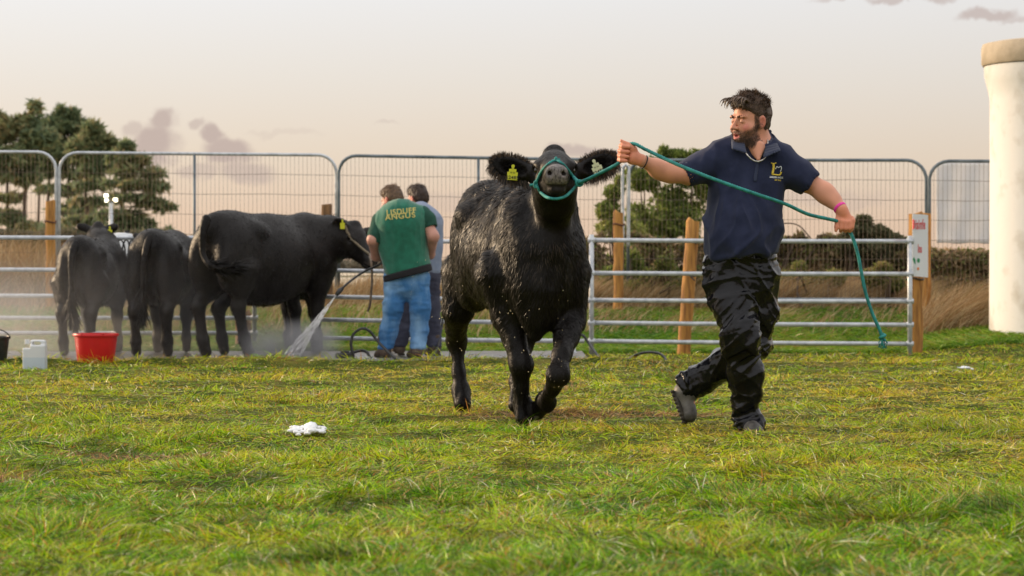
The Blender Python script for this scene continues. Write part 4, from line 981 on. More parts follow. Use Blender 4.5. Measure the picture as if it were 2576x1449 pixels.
def head_sdf(S, h, ears=True, face=True, jaw=1.):
    k = h.k; A = h.A
    S.ell(h(-.015, 0, .035), np.array([.100, .078, .100])*k, A, .02)
    S.ell(h(.025, 0, -.035), np.array([.068, .064, .095])*k, A, .03)
    S.ell(h(.030, 0, -.085), np.array([.060, .058*jaw, .045])*k, A, .03)
    if ears:
        for s_ in (-1, 1):
            ax = unit(h.f*-.35+h.l*s_*.25*1+h.f*-.0); 
            c = h(-.010, .083*s_, -.008); n_ = unit(h.l*s_*.9+h.f*.35); a_ = unit(h.u-.15*h.f); b_ = np.cross(n_, a_); b_ = unit(b_); a_ = np.cross(b_, n_)
            Ae = np.stack([a_, b_, n_])
            S.ell(c, np.array([.036, .021, .010])*k, Ae, .006)
            S.ell(c+n_*.009*k-h.f*.0, np.array([.022, .011, .007])*k, Ae, .004, sub=True)
    if face:
        S.ell(h(.078, 0, -.118), np.array([.024, .028, .022])*k, A, .02)
        S.cap(h(.084, 0, .014), h(.119, 0, -.036), .0075*k, .0115*k, .010)
        for s_ in (-1, 1):
            S.ell(h(.105, .0135*s_, -.038), np.array([.014, .009, .009])*k, A, .006)
            S.ell(h(.082, .032*s_, .022), np.array([.016, .027, .009])*k, A, .012)
            S.ell(h(.098, .033*s_, -.002), np.array([.018, .020, .0115])*k, A, .010, sub=True)
            S.ell(h(.080, .033*s_, -.003), np.array([.012, .018, .0115])*k, A, .004)      # eyeball under narrowed lids
            S.ell(h(.052, .050*s_, -.038), np.array([.034, .024, .026])*k, A, .02)
            S.ell(h(.116, .0125*s_, -.045), np.array([.006, .004, .003])*k, A, .002, sub=True)
        S.ell(h(.094, 0, -.066), np.array([.015, .026, .0075])*k, A, .007)
        S.ell(h(.090, 0, -.090), np.array([.016, .024, .0085])*k, A, .007)
        S.ell(h(.106, 0, -.0775), np.array([.022, .017, .0055])*k, A, .003, sub=True)
def fingers(S, chains, r=(.0105, .0095, .0085)):
    for c in chains:
        n = len(c); rr = np.interp(np.linspace(0, 1, n), [0, .5, 1], r); S.chain(c, rr, .0045)

# ---------------- the man leading the heifer
Y0 = 12.4
base = np.array([P(1885, 0, Y0)[0], Y0, 0.])
man = empty('person', base, 'bearded man in navy polo shirt and wet black waterproofs striding while hauling a teal rope', 'person')
hm_ = Frame(P(1886, 303, Y0), (-.80, -.60, -.06), (.06, -.02, 1), .99)
S = SDF(); head_sdf(S, hm_)
p_ = lambda u, v, d=0.: P(u, v, Y0+d)
S.chain([p_(1900, 330, .03), p_(1908, 372, .05), p_(1908, 400, .05)], [.066, .072, .092], .03)
sq = ((0, 1, 0), 1.35)
S.cap(p_(1903, 372, -.060), p_(1908, 400, -.106), .045, .010, .02); S.chain([p_(1888, 420, .06), p_(1877, 470, .04), p_(1866, 580, .02), p_(1864, 640, 0)], [.155, .165, .165, .165], .05, sq)
S.cap(p_(1822, 392, .04), p_(1950, 396, .04), .062, .062, .05)
# rope arm (image left) and trailing arm (image right)
AL = [p_(1822, 395, .02), p_(1735, 436, -.02), p_(1690, 436, -.06), p_(1650, 420, -.09), p_(1614, 404, -.12)]
S.chain(AL, [.066, .056, .046, .038, .0285], .03); S.ell(p_(1668, 432, -.07), (.066, .043, .046), None, .03)
ARm = [p_(1962, 405, .02), p_(2022, 452, .02), p_(2068, 480, .0), p_(2096, 504, -.04), p_(2117, 527, -.08)]
S.chain(ARm, [.066, .056, .045, .038, .0275], .03); S.ell(p_(2078, 488, -.02), (.05, .042, .05), None, .03)
# fist, palm side to the camera, thumb on top
S.chain([p_(1612, 403, -.12), p_(1596, 397, -.12)], [.0275, .032], .02)
S.ell(p_(1588, 388, -.11), (.036, .024, .048), None, .02)
S.ell(p_(1592, 402, -.125), (.026, .018, .022), None, .014); S.ell(p_(1588, 374, -.125), (.028, .018, .018), None, .014)
fv = [(367, 1562, 1582), (379, 1559, 1581), (391, 1558, 1579), (402, 1558, 1575)]
fingers(S, [[p_(1580, v, -.095), p_(u0+3, v-1, -.100), p_(u0, v, -.130), p_(u0+5, v+2, -.150), p_(u1, v+3, -.152)] for (v, u0, u1) in fv], (.0115, .0118, .0098))
S.chain([p_(1594, 376, -.125), p_(1580, 364, -.135), p_(1571, 360, -.138), p_(1563, 354, -.135)], [.016, .0125, .0105, .0085], .008)
# trailing hand hanging from the wrist, back of the hand to the camera
S.chain([p_(2117, 527, -.08), p_(2121, 537, -.08)], [.0275, .029], .02)
S.cap(p_(2121, 538, -.08), p_(2129, 554, -.085), .026, .036, .02, sq=((0, 1, 0), 1.9))
for i, (u, v) in enumerate([(2118, 557), (2128, 559), (2138, 559), (2146, 555)]):
    du = [(-3, 24), (-1, 22), (0, 22), (-4, 22)][i]
    S.chain([p_(u-2, v-6, -.088), p_(u, v, -.104), p_(u+du[0]*.6, v+du[1]*.72, -.108), p_(u+du[0], v+du[1], -.088), p_(u+du[0]+1, v+du[1]-7, -.068)], [.0125, .0118, .0108, .0098, .009], .004)
S.chain([p_(2110, 540, -.075), p_(2106, 556, -.09), p_(2104, 570, -.10), p_(2103, 580, -.105)], [.014, .0125, .0105, .009], .008)
# legs
LS = [p_(1832, 690, -.02), p_(1858, 775, -.07), p_(1866, 845, -.10), p_(1876, 940, -.05), p_(1881, 1050, 0)]
S.chain(LS, [.085, .066, .050, .045, .036], .03)
LT = [p_(1912, 690, .03), p_(1908, 790, .02), p_(1893, 872, .03), p_(1820, 915, .16), p_(1738, 968, .23)]
S.chain(LT, [.080, .062, .048, .040, .026], .03)
S.cap(LS[-1], p_(1884, 1070, -.03), .030, .02, .02); S.cap(LT[-1], p_(1738, 1035, .2), .026, .02, .02)
V, F = S.mesh(.0055)
q = (V-hm_.o)@hm_.A.T/hm_.k
c = np.tile(np.array([.68, .305, .19]), (len(V), 1)); c *= (1+.10*vn(V, 30, 2))[:, None]
hand = (np.linalg.norm(V-p_(1578, 385, -.13), axis=1) < .09) | (np.linalg.norm(V-p_(2128, 560, -.08), axis=1) < .09)
c[hand] *= (1.04, .86, .80)
def reg(cen, rad, soft=.35):
    d_ = np.sqrt((((q-np.array(cen))/np.array(rad))**2).sum(1)); return (1-sstep(d_, 1-soft, 1))[:, None]
def paint(m, col_): 
    global c
    c = c*(1-m)+np.array(col_)*m
for s_ in (-1, 1):
    paint(reg((.075, .055*s_, -.035), (.04, .03, .032), .9)*.75, (.58, .16, .13))
    paint(reg((-.01, .095*s_, -.008), (.05, .02, .045), .4)*.7, (.60, .17, .12))
    paint(reg((.092, .034*s_, .004), (.03, .026, .006), .6)*.35, (.30, .12, .085))
    paint(reg((.092, .034*s_, -.005), (.02, .016, .0032), .4)*.85, (.02, .012, .010))
paint(reg((.112, 0, -.030), (.03, .022, .022), .8)*.45, (.58, .19, .14))
paint(reg((.098, 0, -.079), (.03, .026, .018), .3)*.9, (.56, .15, .14))
paint(reg((.094, 0, -.0775), (.02, .018, .005), .3), (.12, .02, .02))
cov = lambda qq: sstep(-qq[:, 2]+.55*np.abs(qq[:, 0]-.09), .050, .068)*sstep(qq[:, 0], -.020, .018)*sstep(qq[:, 2]-.5*qq[:, 0], -.165, -.15)
sbn = lambda qq: (1-sstep(np.sqrt((((np.abs(qq)-[.018, .076, .018])/[.017, .04, .055])**2).sum(1)), .6, 1))
beard = np.maximum(cov(q), sbn(q)*(q[:, 0] > 0))*((np.abs(q[:, 1]) < .10)); lipm = reg((.098, 0, -.079), (.04, .027, .017), .25)[:, 0]; beard = beard*(1-lipm)
paint((beard*.62)[:, None]*(q[:, 0] < .16)[:, None], (.07, .045, .032))
paint(reg((.09, 0, -.055), (.03, .030, .007), .4)*.6, (.10, .06, .045))
mb = mk('body', V, F, m_skin, man, col=c); Vb, Fb = V, F
# beard and brows
g_ = np.random.default_rng(5)
fc = V[F].mean(1); qf = (fc-hm_.o)@hm_.A.T/hm_.k
bw = np.maximum(cov(qf), .6*sbn(qf)*(qf[:, 0] > 0))*(np.abs(qf[:, 1]) < .095)*(np.linalg.norm(fc-hm_.o, axis=1) < .2)*(np.sqrt((((qf-[.098, 0, -.079])/[.04, .028, .016])**2).sum(1)) > 1)
bw = bw*(.25+.75*np.maximum(sstep(-qf[:, 2], .05, .10), sbn(qf)))
mo = (np.abs(qf[:, 1]) < .033)*(np.abs(qf[:, 2]+.055) < .006)*(qf[:, 0] > .07); bw = np.maximum(bw, mo*.5)
p, nn = sample(V, F, 4200, g_, bw)
qq = (p-hm_.o)@hm_.A.T/hm_.k
V2, F2 = strands(p, nn*.55+np.array([0, 0, -.8])+hm_.f*.25+g_.normal(size=p.shape)*.3, (.008+.022*sstep(-qq[:, 2], .07, .12))*(.6+.6*g_.random(len(p))), .0016, None, 2, side=nn+g_.normal(size=p.shape)*.4, r=g_)
col_ = np.array([.070, .043, .028])*(.6+1.*g_.random((len(p), 1)))+(g_.random((len(p), 1)) > .8)*np.array([.10, .055, .025])
mk('beard', V2, F2, m_hd, man, col=np.repeat(col_, 5, 0))
n = 850; s_ = np.where(g_.random(n) < .5, -1, 1); yy = .012+.036*g_.random(n)
rt = hm_.o+hm_.k*(np.outer(.100-.35*(yy-.01)-.0, hm_.f)+np.outer(yy*s_, hm_.l)+np.outer(.018+.22*(yy-.012)-(yy > .035)*.9*(yy-.035)+g_.normal(size=n)*.0030, hm_.u))
V2, F2 = strands(rt, hm_.l*s_[:, None]*.9+hm_.u*.3+hm_.f*.3+g_.normal(size=(n, 3))*.25, .008, .0016, None, 2, r=g_)
mk('eyebrow', V2, F2, m_hd, man, col=np.tile([.035, .022, .015], (len(V2), 1)))
# hair: a cropped mass with a wet tousled fringe blown to the left
def hair(h, par, colr, seed, fringe=True, top=.022, n=7000, hairline=.052):
    S = SDF(); k = h.k
    S.ell(h(-.022, 0, .043), np.array([.103, .083, .098])*k, h.A, .01)
    S.ell(h(-.045, 0, .0), np.array([.074, .080, .075])*k, h.A, .03)
    S.ell(h(.005, 0, .085), np.array([.085, .068, .055])*k, h.A, .03)
    S.ell(h(.10, 0, -.035), np.array([.105, .15, .105])*k, h.A, .012, sub=True)
    S.ell(h(.062, 0, -.08), np.array([.088, .15, .10])*k, h.A, .012, sub=True)
    for s_ in (-1, 1): S.ell(h(-.005, .10*s_, -.035), np.array([.040, .045, .055])*k, h.A, .01, sub=True)
    V, F = S.mesh(.006); n_ = normals(V, F); V = V+n_*(.004*vn(V*[1, 1, .5], 60, seed)+.004*vn(V, 28, seed+1))[:, None]
    o = mk('hair', V, F, m_hd, par, col=np.tile(np.array(colr)*.7, (len(V), 1))*(1+.5*vn(V, 90, 4))[:, None])
    g_ = np.random.default_rng(seed); p, nn = sample(V, F, n, g_); qq = (p-h.o)@h.A.T/k
    tp = sstep(qq[:, 2], .05, .11)
    flow = h.f*.55-np.array([0, 0, .35]); d = flow+nn*(.25+.8*tp[:, None])+np.stack([vn(p, 40, 5), vn(p, 40, 6), vn(p, 40, 7)], 1)*.7
    ln = (.008+top*tp)*(.5+g_.random(n))
    V2, F2 = strands(p, d, ln, .0022, None, 3, side=nn+g_.normal(size=p.shape)*.4, r=g_)
    cc = np.array(colr)*(.6+1.1*g_.random((n, 1)))+(g_.random((n, 1)) > .85)*np.array([.09, .055, .025])
    mk('hair_strands', V2, F2, m_hd, o, col=np.repeat(cc, 7, 0))
    if fringe:
        m = 60; Vs = []; Fs = Geo()
        for i in range(m):
            y = (-.06+.125*g_.random()); a = h(.060+.02*g_.random(), y, .088+.02*g_.random())
            l_ = .05+.03*g_.random(); dr = h.f*(.75)+h.l*(y*3+.25*g_.normal())+h.u*.22
            dr = unit(dr); pt = [a, a+dr*l_*.45+h.u*.006, a+dr*l_*.85-h.u*.014, a+dr*l_-h.u*(.030+.02*g_.random())]
            Fs.tube(pt, [.0045, .0042, .003, .0006], 5, res=.01)
        ob = Fs.mk('fringe', m_hf, o, True)
    return o
m_hf = material('wet_hair', (.055, .034, .022), .42, (.13, .08, .045), 60)
hair(hm_, man, (.11, .070, .048), 3, top=.016)

def rotf(V, a): c_, s_ = math.cos(a), math.sin(a); return np.stack([V[:, 0]*c_+V[:, 2]*s_, V[:, 1], -V[:, 0]*s_+V[:, 2]*c_], 1)
def folds_r(V, F, sc, amp, seed, a, w=None):
    n_ = normals(V, F); Q_ = rotf(V, a)+.10*np.stack([vn(V, 4, seed+7), vn(V, 4, seed+8), vn(V, 4, seed+9)], 1); r_ = 1-np.abs(vn(Q_*np.array(sc), 1., seed)); d_ = amp*(r_**3-.3); d_ = d_ if w is None else d_*w
    return V+n_*d_[:, None]
# polo shirt: torso and sleeves, open at the cuffs and neck
def folds(V, F, sc, amp, seed, w=None):
    n_ = normals(V, F); r_ = 1-np.abs(vn(V*np.array(sc), 1., seed)); r2 = 1-np.abs(vn(V*np.array(sc)*2.3+5, 1., seed+1))
    d_ = amp*((r_**2-.4)+.45*(r2**2-.4)); d_ = d_ if w is None else d_*w
    return V+n_*d_[:, None]
S = SDF()
S.chain([p_(1880, 425, .05), p_(1876, 480, .03), p_(1866, 580, .0), p_(1864, 618, -.01)], [.188, .185, .184, .186], .05, sq)
S.cap(p_(1868, 560, -.06), p_(1864, 620, -.07), .13, .14, .06)                       # belly
S.chain([p_(1815, 397, .03), p_(1905, 372, .05), p_(1960, 398, .03)], [.078, .074, .078], .05)
S.chain([p_(1815, 402, .02), p_(1768, 420, .0), p_(1712, 440, -.03)], [.086, .077, .066], .04)
S.chain([p_(1958, 408, .02), p_(2005, 437, .02), p_(2046, 468, .0)], [.086, .077, .066], .04)
S.cap(p_(1912, 365, .05), p_(1906, 400, .04), .088, .10, .03)
lo = np.array([-5, 10, -1.]); hi = np.array([5, 15, 5.])
def cut(S, p, n, rad=.16): p = np.asarray(p, float); S.plane_cut(p, n, p-rad, p+rad)
# hem, cuffs, neck opening, cuff hollows
S.plane_cut(p_(1864, 645, 0), (.10, 0, -1), p_(1700, 760, -.5), p_(2030, 600, .5))
cut(S, p_(1719, 437, -.03), (-.87, -.1, -.50)); cut(S, p_(2040, 463, 0), (.72, 0, -.69))
S.cap(p_(1735, 431, -.02), p_(1700, 445, -.04), .058, .060, .004, sub=True)
S.cap(p_(2020, 448, .01), p_(2060, 478, -.01), .058, .058, .004, sub=True)
S.cap(p_(1907, 366, .02), p_(1908, 335, .0), .062, .090, .006, sub=True)
S.cap(p_(1908, 403, -.16), p_(1903, 366, -.11), .004, .036, .006, sub=True)           # open placket V
V, F = S.mesh(.0068); V = relax(V, F, 1, .4)
w_ = .35+.65*sstep(-V[:, 2], -1.45, -1.0)
V = folds_r(V, F, (11, 5, 2.6), .024, 31, .25, w_); V = folds_r(V, F, (10, 6, 3), .020, 33, -.7, w_); V = folds(V, F, (14, 9, 9), .004, 35); V = relax(V, F, 1, .3)
sh = mk('polo_shirt', V, F, m_polo, man); SHB = BVHTree.FromPolygons(V.tolist(), F.tolist())
# collar leaves, lying over the neck of the shirt
def leaf(pts, th, name, mat, par, k=.006):
    S = SDF(); pts = [np.asarray(q_, float) for q_ in pts]
    m = 8
    a0, a1, b0, b1 = pts
    for i in range(m):
        t0, t1 = i/m, (i+1)/m
        for s_ in np.linspace(0, 1, 7):
            S.cap(a0+(a1-a0)*t0+(b0-a0+(b1-b0-a1+a0)*t0)*s_, a0+(a1-a0)*t1+(b0-a0+(b1-b0-a1+a0)*t1)*s_, th, th, .008)
    V, F = S.mesh(k); return mk(name, V, F, mat, par)
m_col = material('navy_collar', (.016, .025, .060), .85, bump=.35, bs=400, bdist=.002, sheen=.2)
leaf([p_(1934, 334, .06), p_(1922, 396, -.135), p_(1946, 348, .05), p_(1962, 380, -.125)], .005, 'collar', m_col, man)
leaf([p_(1866, 340, .0), p_(1876, 384, -.135), p_(1842, 346, .0), p_(1843, 374, -.115)], .005, 'collar', m_col, man)
S = SDF(); S.chain([p_(1862, 338, .03), p_(1880, 345, .12), p_(1915, 335, .145), p_(1936, 331, .07)], [.012]*4, .02, None); V, F = S.mesh(.006); mk('collar_band', V, F, m_col, man)
S = SDF(); S.cap(p_(1908, 404, -.128), p_(1901, 452, -.150), .010, .010, .004, sq=((0, 1, 0), 2.2)); V, F = S.mesh(.005)
pl_ = V.copy()
for i in range(len(pl_)):
    hit = SHB.ray_cast(Vector((V[i][0], 11.5, V[i][2])), Vector((0, 1, 0)), 3)
    if hit[0] is not None: pl_[i][1] = hit[0][1]-.003+(V[i][1]-(Y0-.138))*.25
mk('button_placket', pl_, F, m_col, man)
# necklace
nk = [p_(1931, 352, -.02), p_(1931, 372, -.06), p_(1925, 396, -.105), p_(1908, 406, -.118), p_(1893, 402, -.128), p_(1880, 390, -.13), p_(1872, 376, -.11)]
G = Geo(); G.tube(nk, .0036, 8, lobes=2, pitch=.012, amp=.25, res=.005); G.mk('necklace', m_steel, man, True)
# chest emblem and lettering
e0 = P(1957, 424, Y0-.2)
xr, zr = (1, 0, -.05), (.05, 0, 1)
def on_shirt(name, s, u, v, size, mat, bold=0, sx=1.): return text_mesh(name, s, P(u, v, Y0-.15), xr, zr, size, mat, sh, bold=bold, ext=.0005, target=SHB, ray=(0, 1, 0), off=.0015, sx=sx)
def stroke(name, pts, r, mat):
    w = []
    for q_ in crom([P(u, v, Y0-.15) for (u, v) in pts], .004):
        hit = SHB.ray_cast(Vector((q_-[0, 1, 0]).tolist()), Vector((0, 1, 0)), 3)
        if hit[0] is not None: w.append(np.array(hit[0])-[0, .0015, 0])
    G = Geo(); G.tube(w, r, 6); return G.mk(name, mat, sh, True)
stroke('emblem', [(1943, 408), (1950, 410), (1957, 408)], .0030, m_gold); stroke('emblem', [(1949, 409), (1950, 420), (1947, 436)], .0062, m_gold)
stroke('emblem', [(1945, 437), (1955, 438), (1966, 438), (1970, 431)], .0042, m_gold)
stroke('emblem', [(1955, 424), (1958, 418), (1963, 420), (1968, 417), (1970, 423), (1967, 430)], .0022, m_white)
on_shirt('shirt_lettering', 'ABERDEEN ANGUS', 1957, 445, .0125, m_white, .0004, .62)
on_shirt('shirt_lettering', 'EST 2010', 1961, 452, .010, m_gold, .0003, .8)

# waterproof trousers
S = SDF()
S.chain([p_(1864, 646, 0), p_(1866, 700, .0)], [.178, .166], .05, sq)
S.chain([p_(1828, 700, -.02), p_(1846, 780, -.06), p_(1861, 850, -.10), p_(1874, 940, -.05), p_(1881, 1055, .0)], [.106, .094, .073, .067, .058], .05)
S.ell(p_(1864, 842, -.12), (.078, .08, .10), None, .05)
S.chain([p_(1905, 700, .03), p_(1912, 790, .03), p_(1893, 868, .04), p_(1830, 915, .14), p_(1738, 968, .23)], [.100, .080, .070, .074, .064], .045)
S.cap(p_(1882, 1050, .0), p_(1885, 1075, -.02), .070, .074, .02)
S.plane_cut(p_(1865, 640, 0), (-.05, 0, 1), p_(1700, 660, -.4), p_(2030, 590, .4))
S.plane_cut(p_(1880, 1078, 0), (.1, 0, -1), p_(1800, 1110, -.3), p_(1960, 1060, .2))
cut(S, p_(1722, 972, .24), unit(p_(1722, 972, .24)-p_(1830, 915, .14)), .14)
V, F = S.mesh(.0068)
def creases(V, F, sc, amp, seed, a):
    n_ = normals(V, F); Q_ = rotf(V, a)+.05*np.stack([vn(V, 5, seed+7), vn(V, 5, seed+8), vn(V, 5, seed+9)], 1); m_ = np.clip(.5+.9*vn(V, 5, seed+3), 0, 1)
    return V+n_*(amp*m_*((1-np.abs(vn(Q_*np.array(sc), 1., seed)))**7-.08))[:, None]
V = folds_r(V, F, (3, 4, 8), .014, 51, .6); V = folds_r(V, F, (9, 8, 3), .010, 53, .1)
for sd_, a_, sc_ in ((61, .55, (4, 5, 22)), (62, -.6, (4, 5, 24)), (63, 1.25, (3, 4, 16)), (64, .15, (5, 6, 32)), (65, -1.2, (3, 4, 18))): V = creases(V, F, sc_, .013, sd_, a_)
V = relax(V, F, 1, .25)
mk('waterproof_trousers', V, F, m_wet, man)
# boots
def boot(par, ankle, toe, up, name='boot', w=.044, mat=None, sole=True, k=1.):
    ax = unit(np.asarray(toe)-np.asarray(ankle)); l = unit(np.cross(up, ax)); u2 = np.cross(ax, l); A_ = np.stack([ax, l, u2]); L_ = np.linalg.norm(np.asarray(toe)-np.asarray(ankle))
    S = SDF(); S.ell(np.asarray(ankle)+ax*L_*.05, (.055*k, w*k, .055*k), A_, .02); S.ell(np.asarray(ankle)+ax*L_*.55-u2*.012, (L_*.5, w*1.05*k, .042*k), A_, .03); S.ell(np.asarray(ankle)+ax*L_*.85-u2*.018, (L_*.25, w*1.05*k, .034*k), A_, .02)
    S.cap(np.asarray(ankle), np.asarray(ankle)+u2*.12, .05*k, .055*k, .03)
    V, F = S.mesh(.007); b = mk(name, V, F, mat or m_rub, par)
    if sole:
        S = SDF(); n = 9
        S.ell(np.asarray(ankle)+ax*L_*.45-u2*.045, (L_*.66, w*1.12*k, .016*k), A_, .01)
        for i in range(n): S.cap(np.asarray(ankle)+ax*L_*(-.12+1.15*i/(n-1))-u2*.058-l*w*.9, np.asarray(ankle)+ax*L_*(-.12+1.15*i/(n-1))-u2*.058+l*w*.9, .009, .009, .004)
        V, F = S.mesh(.006); mk('sole', V, F, m_sole, b)
    return b
boot(man, p_(1880, 1062, .0), p_(1902, 1080, -.17), (0, 0, 1))
boot(man, p_(1722, 985, .23), p_(1746, 1052, .20), unit(np.array([1, -.2, .15])))
# wrist bands
G = Geo(); wr = p_(1620, 408, -.12); ax = unit(AL[-1]-AL[-2]); b1 = unit(np.cross(ax, (0, 1, 0))); b2 = np.cross(ax, b1)
G.tube([wr+(b1*math.cos(t)+b2*math.sin(t))*.0345 for t in np.linspace(0, 2*math.pi, 28)], .0032, 6, cap=False); G.mk('black_wristband', material('black_band', (.012, .014, .012), .6), man, True)
G = Geo(); wr = p_(2113, 523, -.075); ax = unit(ARm[-1]-ARm[-2]); b1 = unit(np.cross(ax, (0, 1, 0))); b2 = np.cross(ax, b1)
G.tube([wr+(b1*math.cos(t)+b2*math.sin(t))*.0315+ax*d_ for d_ in (-.0035, .0035) for t in np.linspace(0, 2*math.pi, 28)], .0045, 6, cap=False); G.mk('pink_wristband', m_pink, man, True)

# ---------------- two handlers at the cow's head, seen from behind
m_vest = material('green_fleece', (.006, .115, .070), .9, (.010, .16, .10), 20, sheen=.4, bump=.4, bs=200, bdist=.004)
m_tee = material('dark_green_cotton', (.008, .055, .036), .9, (.014, .08, .055), 15, bump=.3, bs=100)
m_trim = material('black_knit', (.012, .011, .014), .9, bump=.4, bs=120)
m_jean = material('blue_denim', (.04, .16, .38), .85, (.24, .42, .64), 5.5, bump=.4, bs=60, lo=.4, hi=.68, aniso=(1, 1, .5))
m_jean2 = material('dark_denim', (.035, .037, .062), .9, (.06, .065, .10), 6, bump=.4, bs=60)
m_shirt2 = material('grey_blue_cotton', (.20, .25, .36), .9, (.26, .31, .42), 12, bump=.3, bs=80)
m_bootb = material('brown_leather', (.055, .035, .025), .7, (.13, .095, .07), 14, bump=.4, bs=50)
m_letter = material('gold_lettering', (.62, .52, .16), .8)
def handler(label, Yc, sp, palette, seed):
    q_ = lambda u, v, d=0.: P(u, v, Yc+d)
    e = empty('person', [q_(sp['base'], 0)[0], Yc, .012], label, 'person')
    h = Frame(q_(*sp['head']), sp['hf'], (0, .1, 1), 1.0)
    S = SDF(); head_sdf(S, h)
    S.cap(h(-.03, 0, -.06), q_(*sp['nape']), .06, .07, .03)
    S.chain([q_(*w) for w in sp['spine']], [.13, .145, .14], .05, sq)
    for A_ in sp['arms']:
        pts = [q_(*w) for w in A_]; S.chain([(q_(*sp['spine'][0])*.6+pts[0]*.4), pts[0]], [.085, .065], .04); S.chain(pts, [.06, .052, .042, .030][:len(pts)], .03)
        hd = pts[-1]; dv = unit(pts[-1]-pts[-2]); S.ell(hd+dv*.05, (.042, .03, .04), None, .02)
        for k in range(4): S.chain([hd+dv*.07+np.array([0, 0, .024-.016*k]), hd+dv*.105+np.array([0, -.015, .022-.016*k]), hd+dv*.10+np.array([0, -.045, .02-.016*k])], [.011, .010, .009], .005)
        S.chain([hd+dv*.04+np.array([0, -.02, .03]), hd+dv*.085+np.array([0, -.03, .035])], [.013, .010], .005)
    for A_ in sp['legs']: S.chain([q_(*w) for w in A_], [.09, .075, .06, .045], .04)
    V, F = S.mesh(.0095); c = np.tile([.52, .26, .20], (len(V), 1))*(1+.12*vn(V, 20, seed))[:, None]
    qh = (V-h.o)@h.A.T
    for s_ in (-1, 1):
        m_ = (np.sqrt((((qh-[-.01, .09*s_, -.008])/[.05, .03, .05])**2).sum(1)) < 1); c[m_] = (.58, .18, .13)
    mk('body', V, F, m_skin, e, col=c)
    hair(h, e, palette['hair'], seed, fringe=False, top=.014, n=3000)
    # trousers
    S = SDF(); 
    w0 = [q_(*w) for w in sp['waist']]; S.chain(w0, [sp['wr'], sp['wr']], .05, sq)
    for A_ in sp['legs']: S.chain([q_(*w) for w in A_], sp['lr'], .035)
    S.plane_cut(w0[0], (0, 0, 1), w0[0]-.5, w0[0]+.5)
    fl = np.array([w0[0][0], Yc, .105]); S.plane_cut(fl, (0, 0, -1), fl-.6, fl+.6)
    V, F = S.mesh(.0105); V = folds(V, F, (4, 5, 12), .011, seed+5); V = folds(V, F, (10, 9, 22), .005, seed+6); mk('jeans', V, F, palette['jeans'], e)
    for A_ in sp['legs']:
        an = q_(*A_[-1]); an[2] = .085; boot(e, an+[0, -.01, 0], an+np.array([-.06, .19, -.025]), (0, 0, 1), 'boot', .05, m_bootb, True, 1.12)
    return e, q_, h
spG = dict(base=1010, head=(985, 505, .06), hf=(-.75, .60, -.28), nape=(1002, 545, .10), spine=[(1010, 575, -.05), (1016, 640, .0), (1022, 680, .03)],
   arms=[[(952, 566, -.02), (938, 604, -.08), (946, 645, .10), (975, 655, .28)], [(1066, 545, .0), (1090, 595, -.08), (1082, 640, .12), (1050, 645, .3)]],
   legs=[[(995, 700, 0), (990, 770, -.02), (978, 830, .02), (968, 884, .05)], [(1052, 700, 0), (1056, 770, -.02), (1056, 830, .02), (1050, 884, .0)]],
   waist=[(1022, 672, .0), (1023, 710, .0)], wr=.185, lr=[.106, .090, .077, .068])
gm, qg, hg = handler('man in green fleece vest with gold back lettering and blue jeans, seen from behind', 22.3, spG, dict(hair=(.15, .085, .045), jeans=m_jean), 71)
S = SDF()
S.chain([qg(1008, 566, -.04), qg(1014, 620, -.01), qg(1025, 672, -.01)], [.235, .215, .218], .05, sq)
S.chain([qg(962, 556, -.02), qg(1012, 530, -.06), qg(1056, 540, .0)], [.085, .09, .085], .04)
S.cap(qg(1000, 522, .06), qg(1010, 545, .0), .082, .11, .02)
S.plane_cut(qg(1022, 682, 0), (.27, .0, -1), qg(900, 800, -.6), qg(1150, 560, .6)); S.cap(qg(990, 496, .06), qg(1000, 520, .06), .074, .064, .01, sub=True)
V, F = S.mesh(.010); V = folds(V, F, (9, 6, 3.2), .012, 81); vs = mk('fleece_vest', V, F, m_vest, gm); VB = BVHTree.FromPolygons(V.tolist(), F.tolist())
S = SDF(); S.chain([qg(1022, 660, -.02), qg(1028, 700, -.015)], [.222, .232], .02, sq)
S.plane_cut(qg(1022, 679, 0), (-.27, 0, 1), qg(900, 800, -.6), qg(1150, 540, .6)); S.plane_cut(qg(1022, 697, 0), (.25, 0, -1), qg(900, 860, -.6), qg(1150, 600, .6))
V, F = S.mesh(.010); mk('hem_band', V, F, m_trim, vs)
for pts in ([(957, 556, -.01), (946, 590, -.05), (940, 612, -.07)], [(1062, 540, .0), (1076, 552, -.02), (1084, 574, -.05)]):
    S = SDF(); pp = [qg(*w) for w in pts]; S.chain(pp, [.085, .072, .066], .03); d_ = unit(pp[-1]-pp[-2]); cut(S, pp[-1], d_, .12); S.cap(pp[-1]-d_*.03, pp[-1]+d_*.1, .052, .056, .004, sub=True)
    V, F = S.mesh(.009); mk('sleeve', V, F, m_tee, gm)
for s_, (u, v), z_ in (('LISDUFF', (1006, 529), .060), ('ANGUS', (1004, 541), .060)):
    text_mesh('vest_lettering', s_, P(u, v+2, 21.9), (1, 0, .10), (-.10, 0, 1), .070, m_letter, vs, bold=.0012, target=VB, ray=(0, 1, 0), off=.004, sx=.98 if s_ == 'LISDUFF' else 1.1)
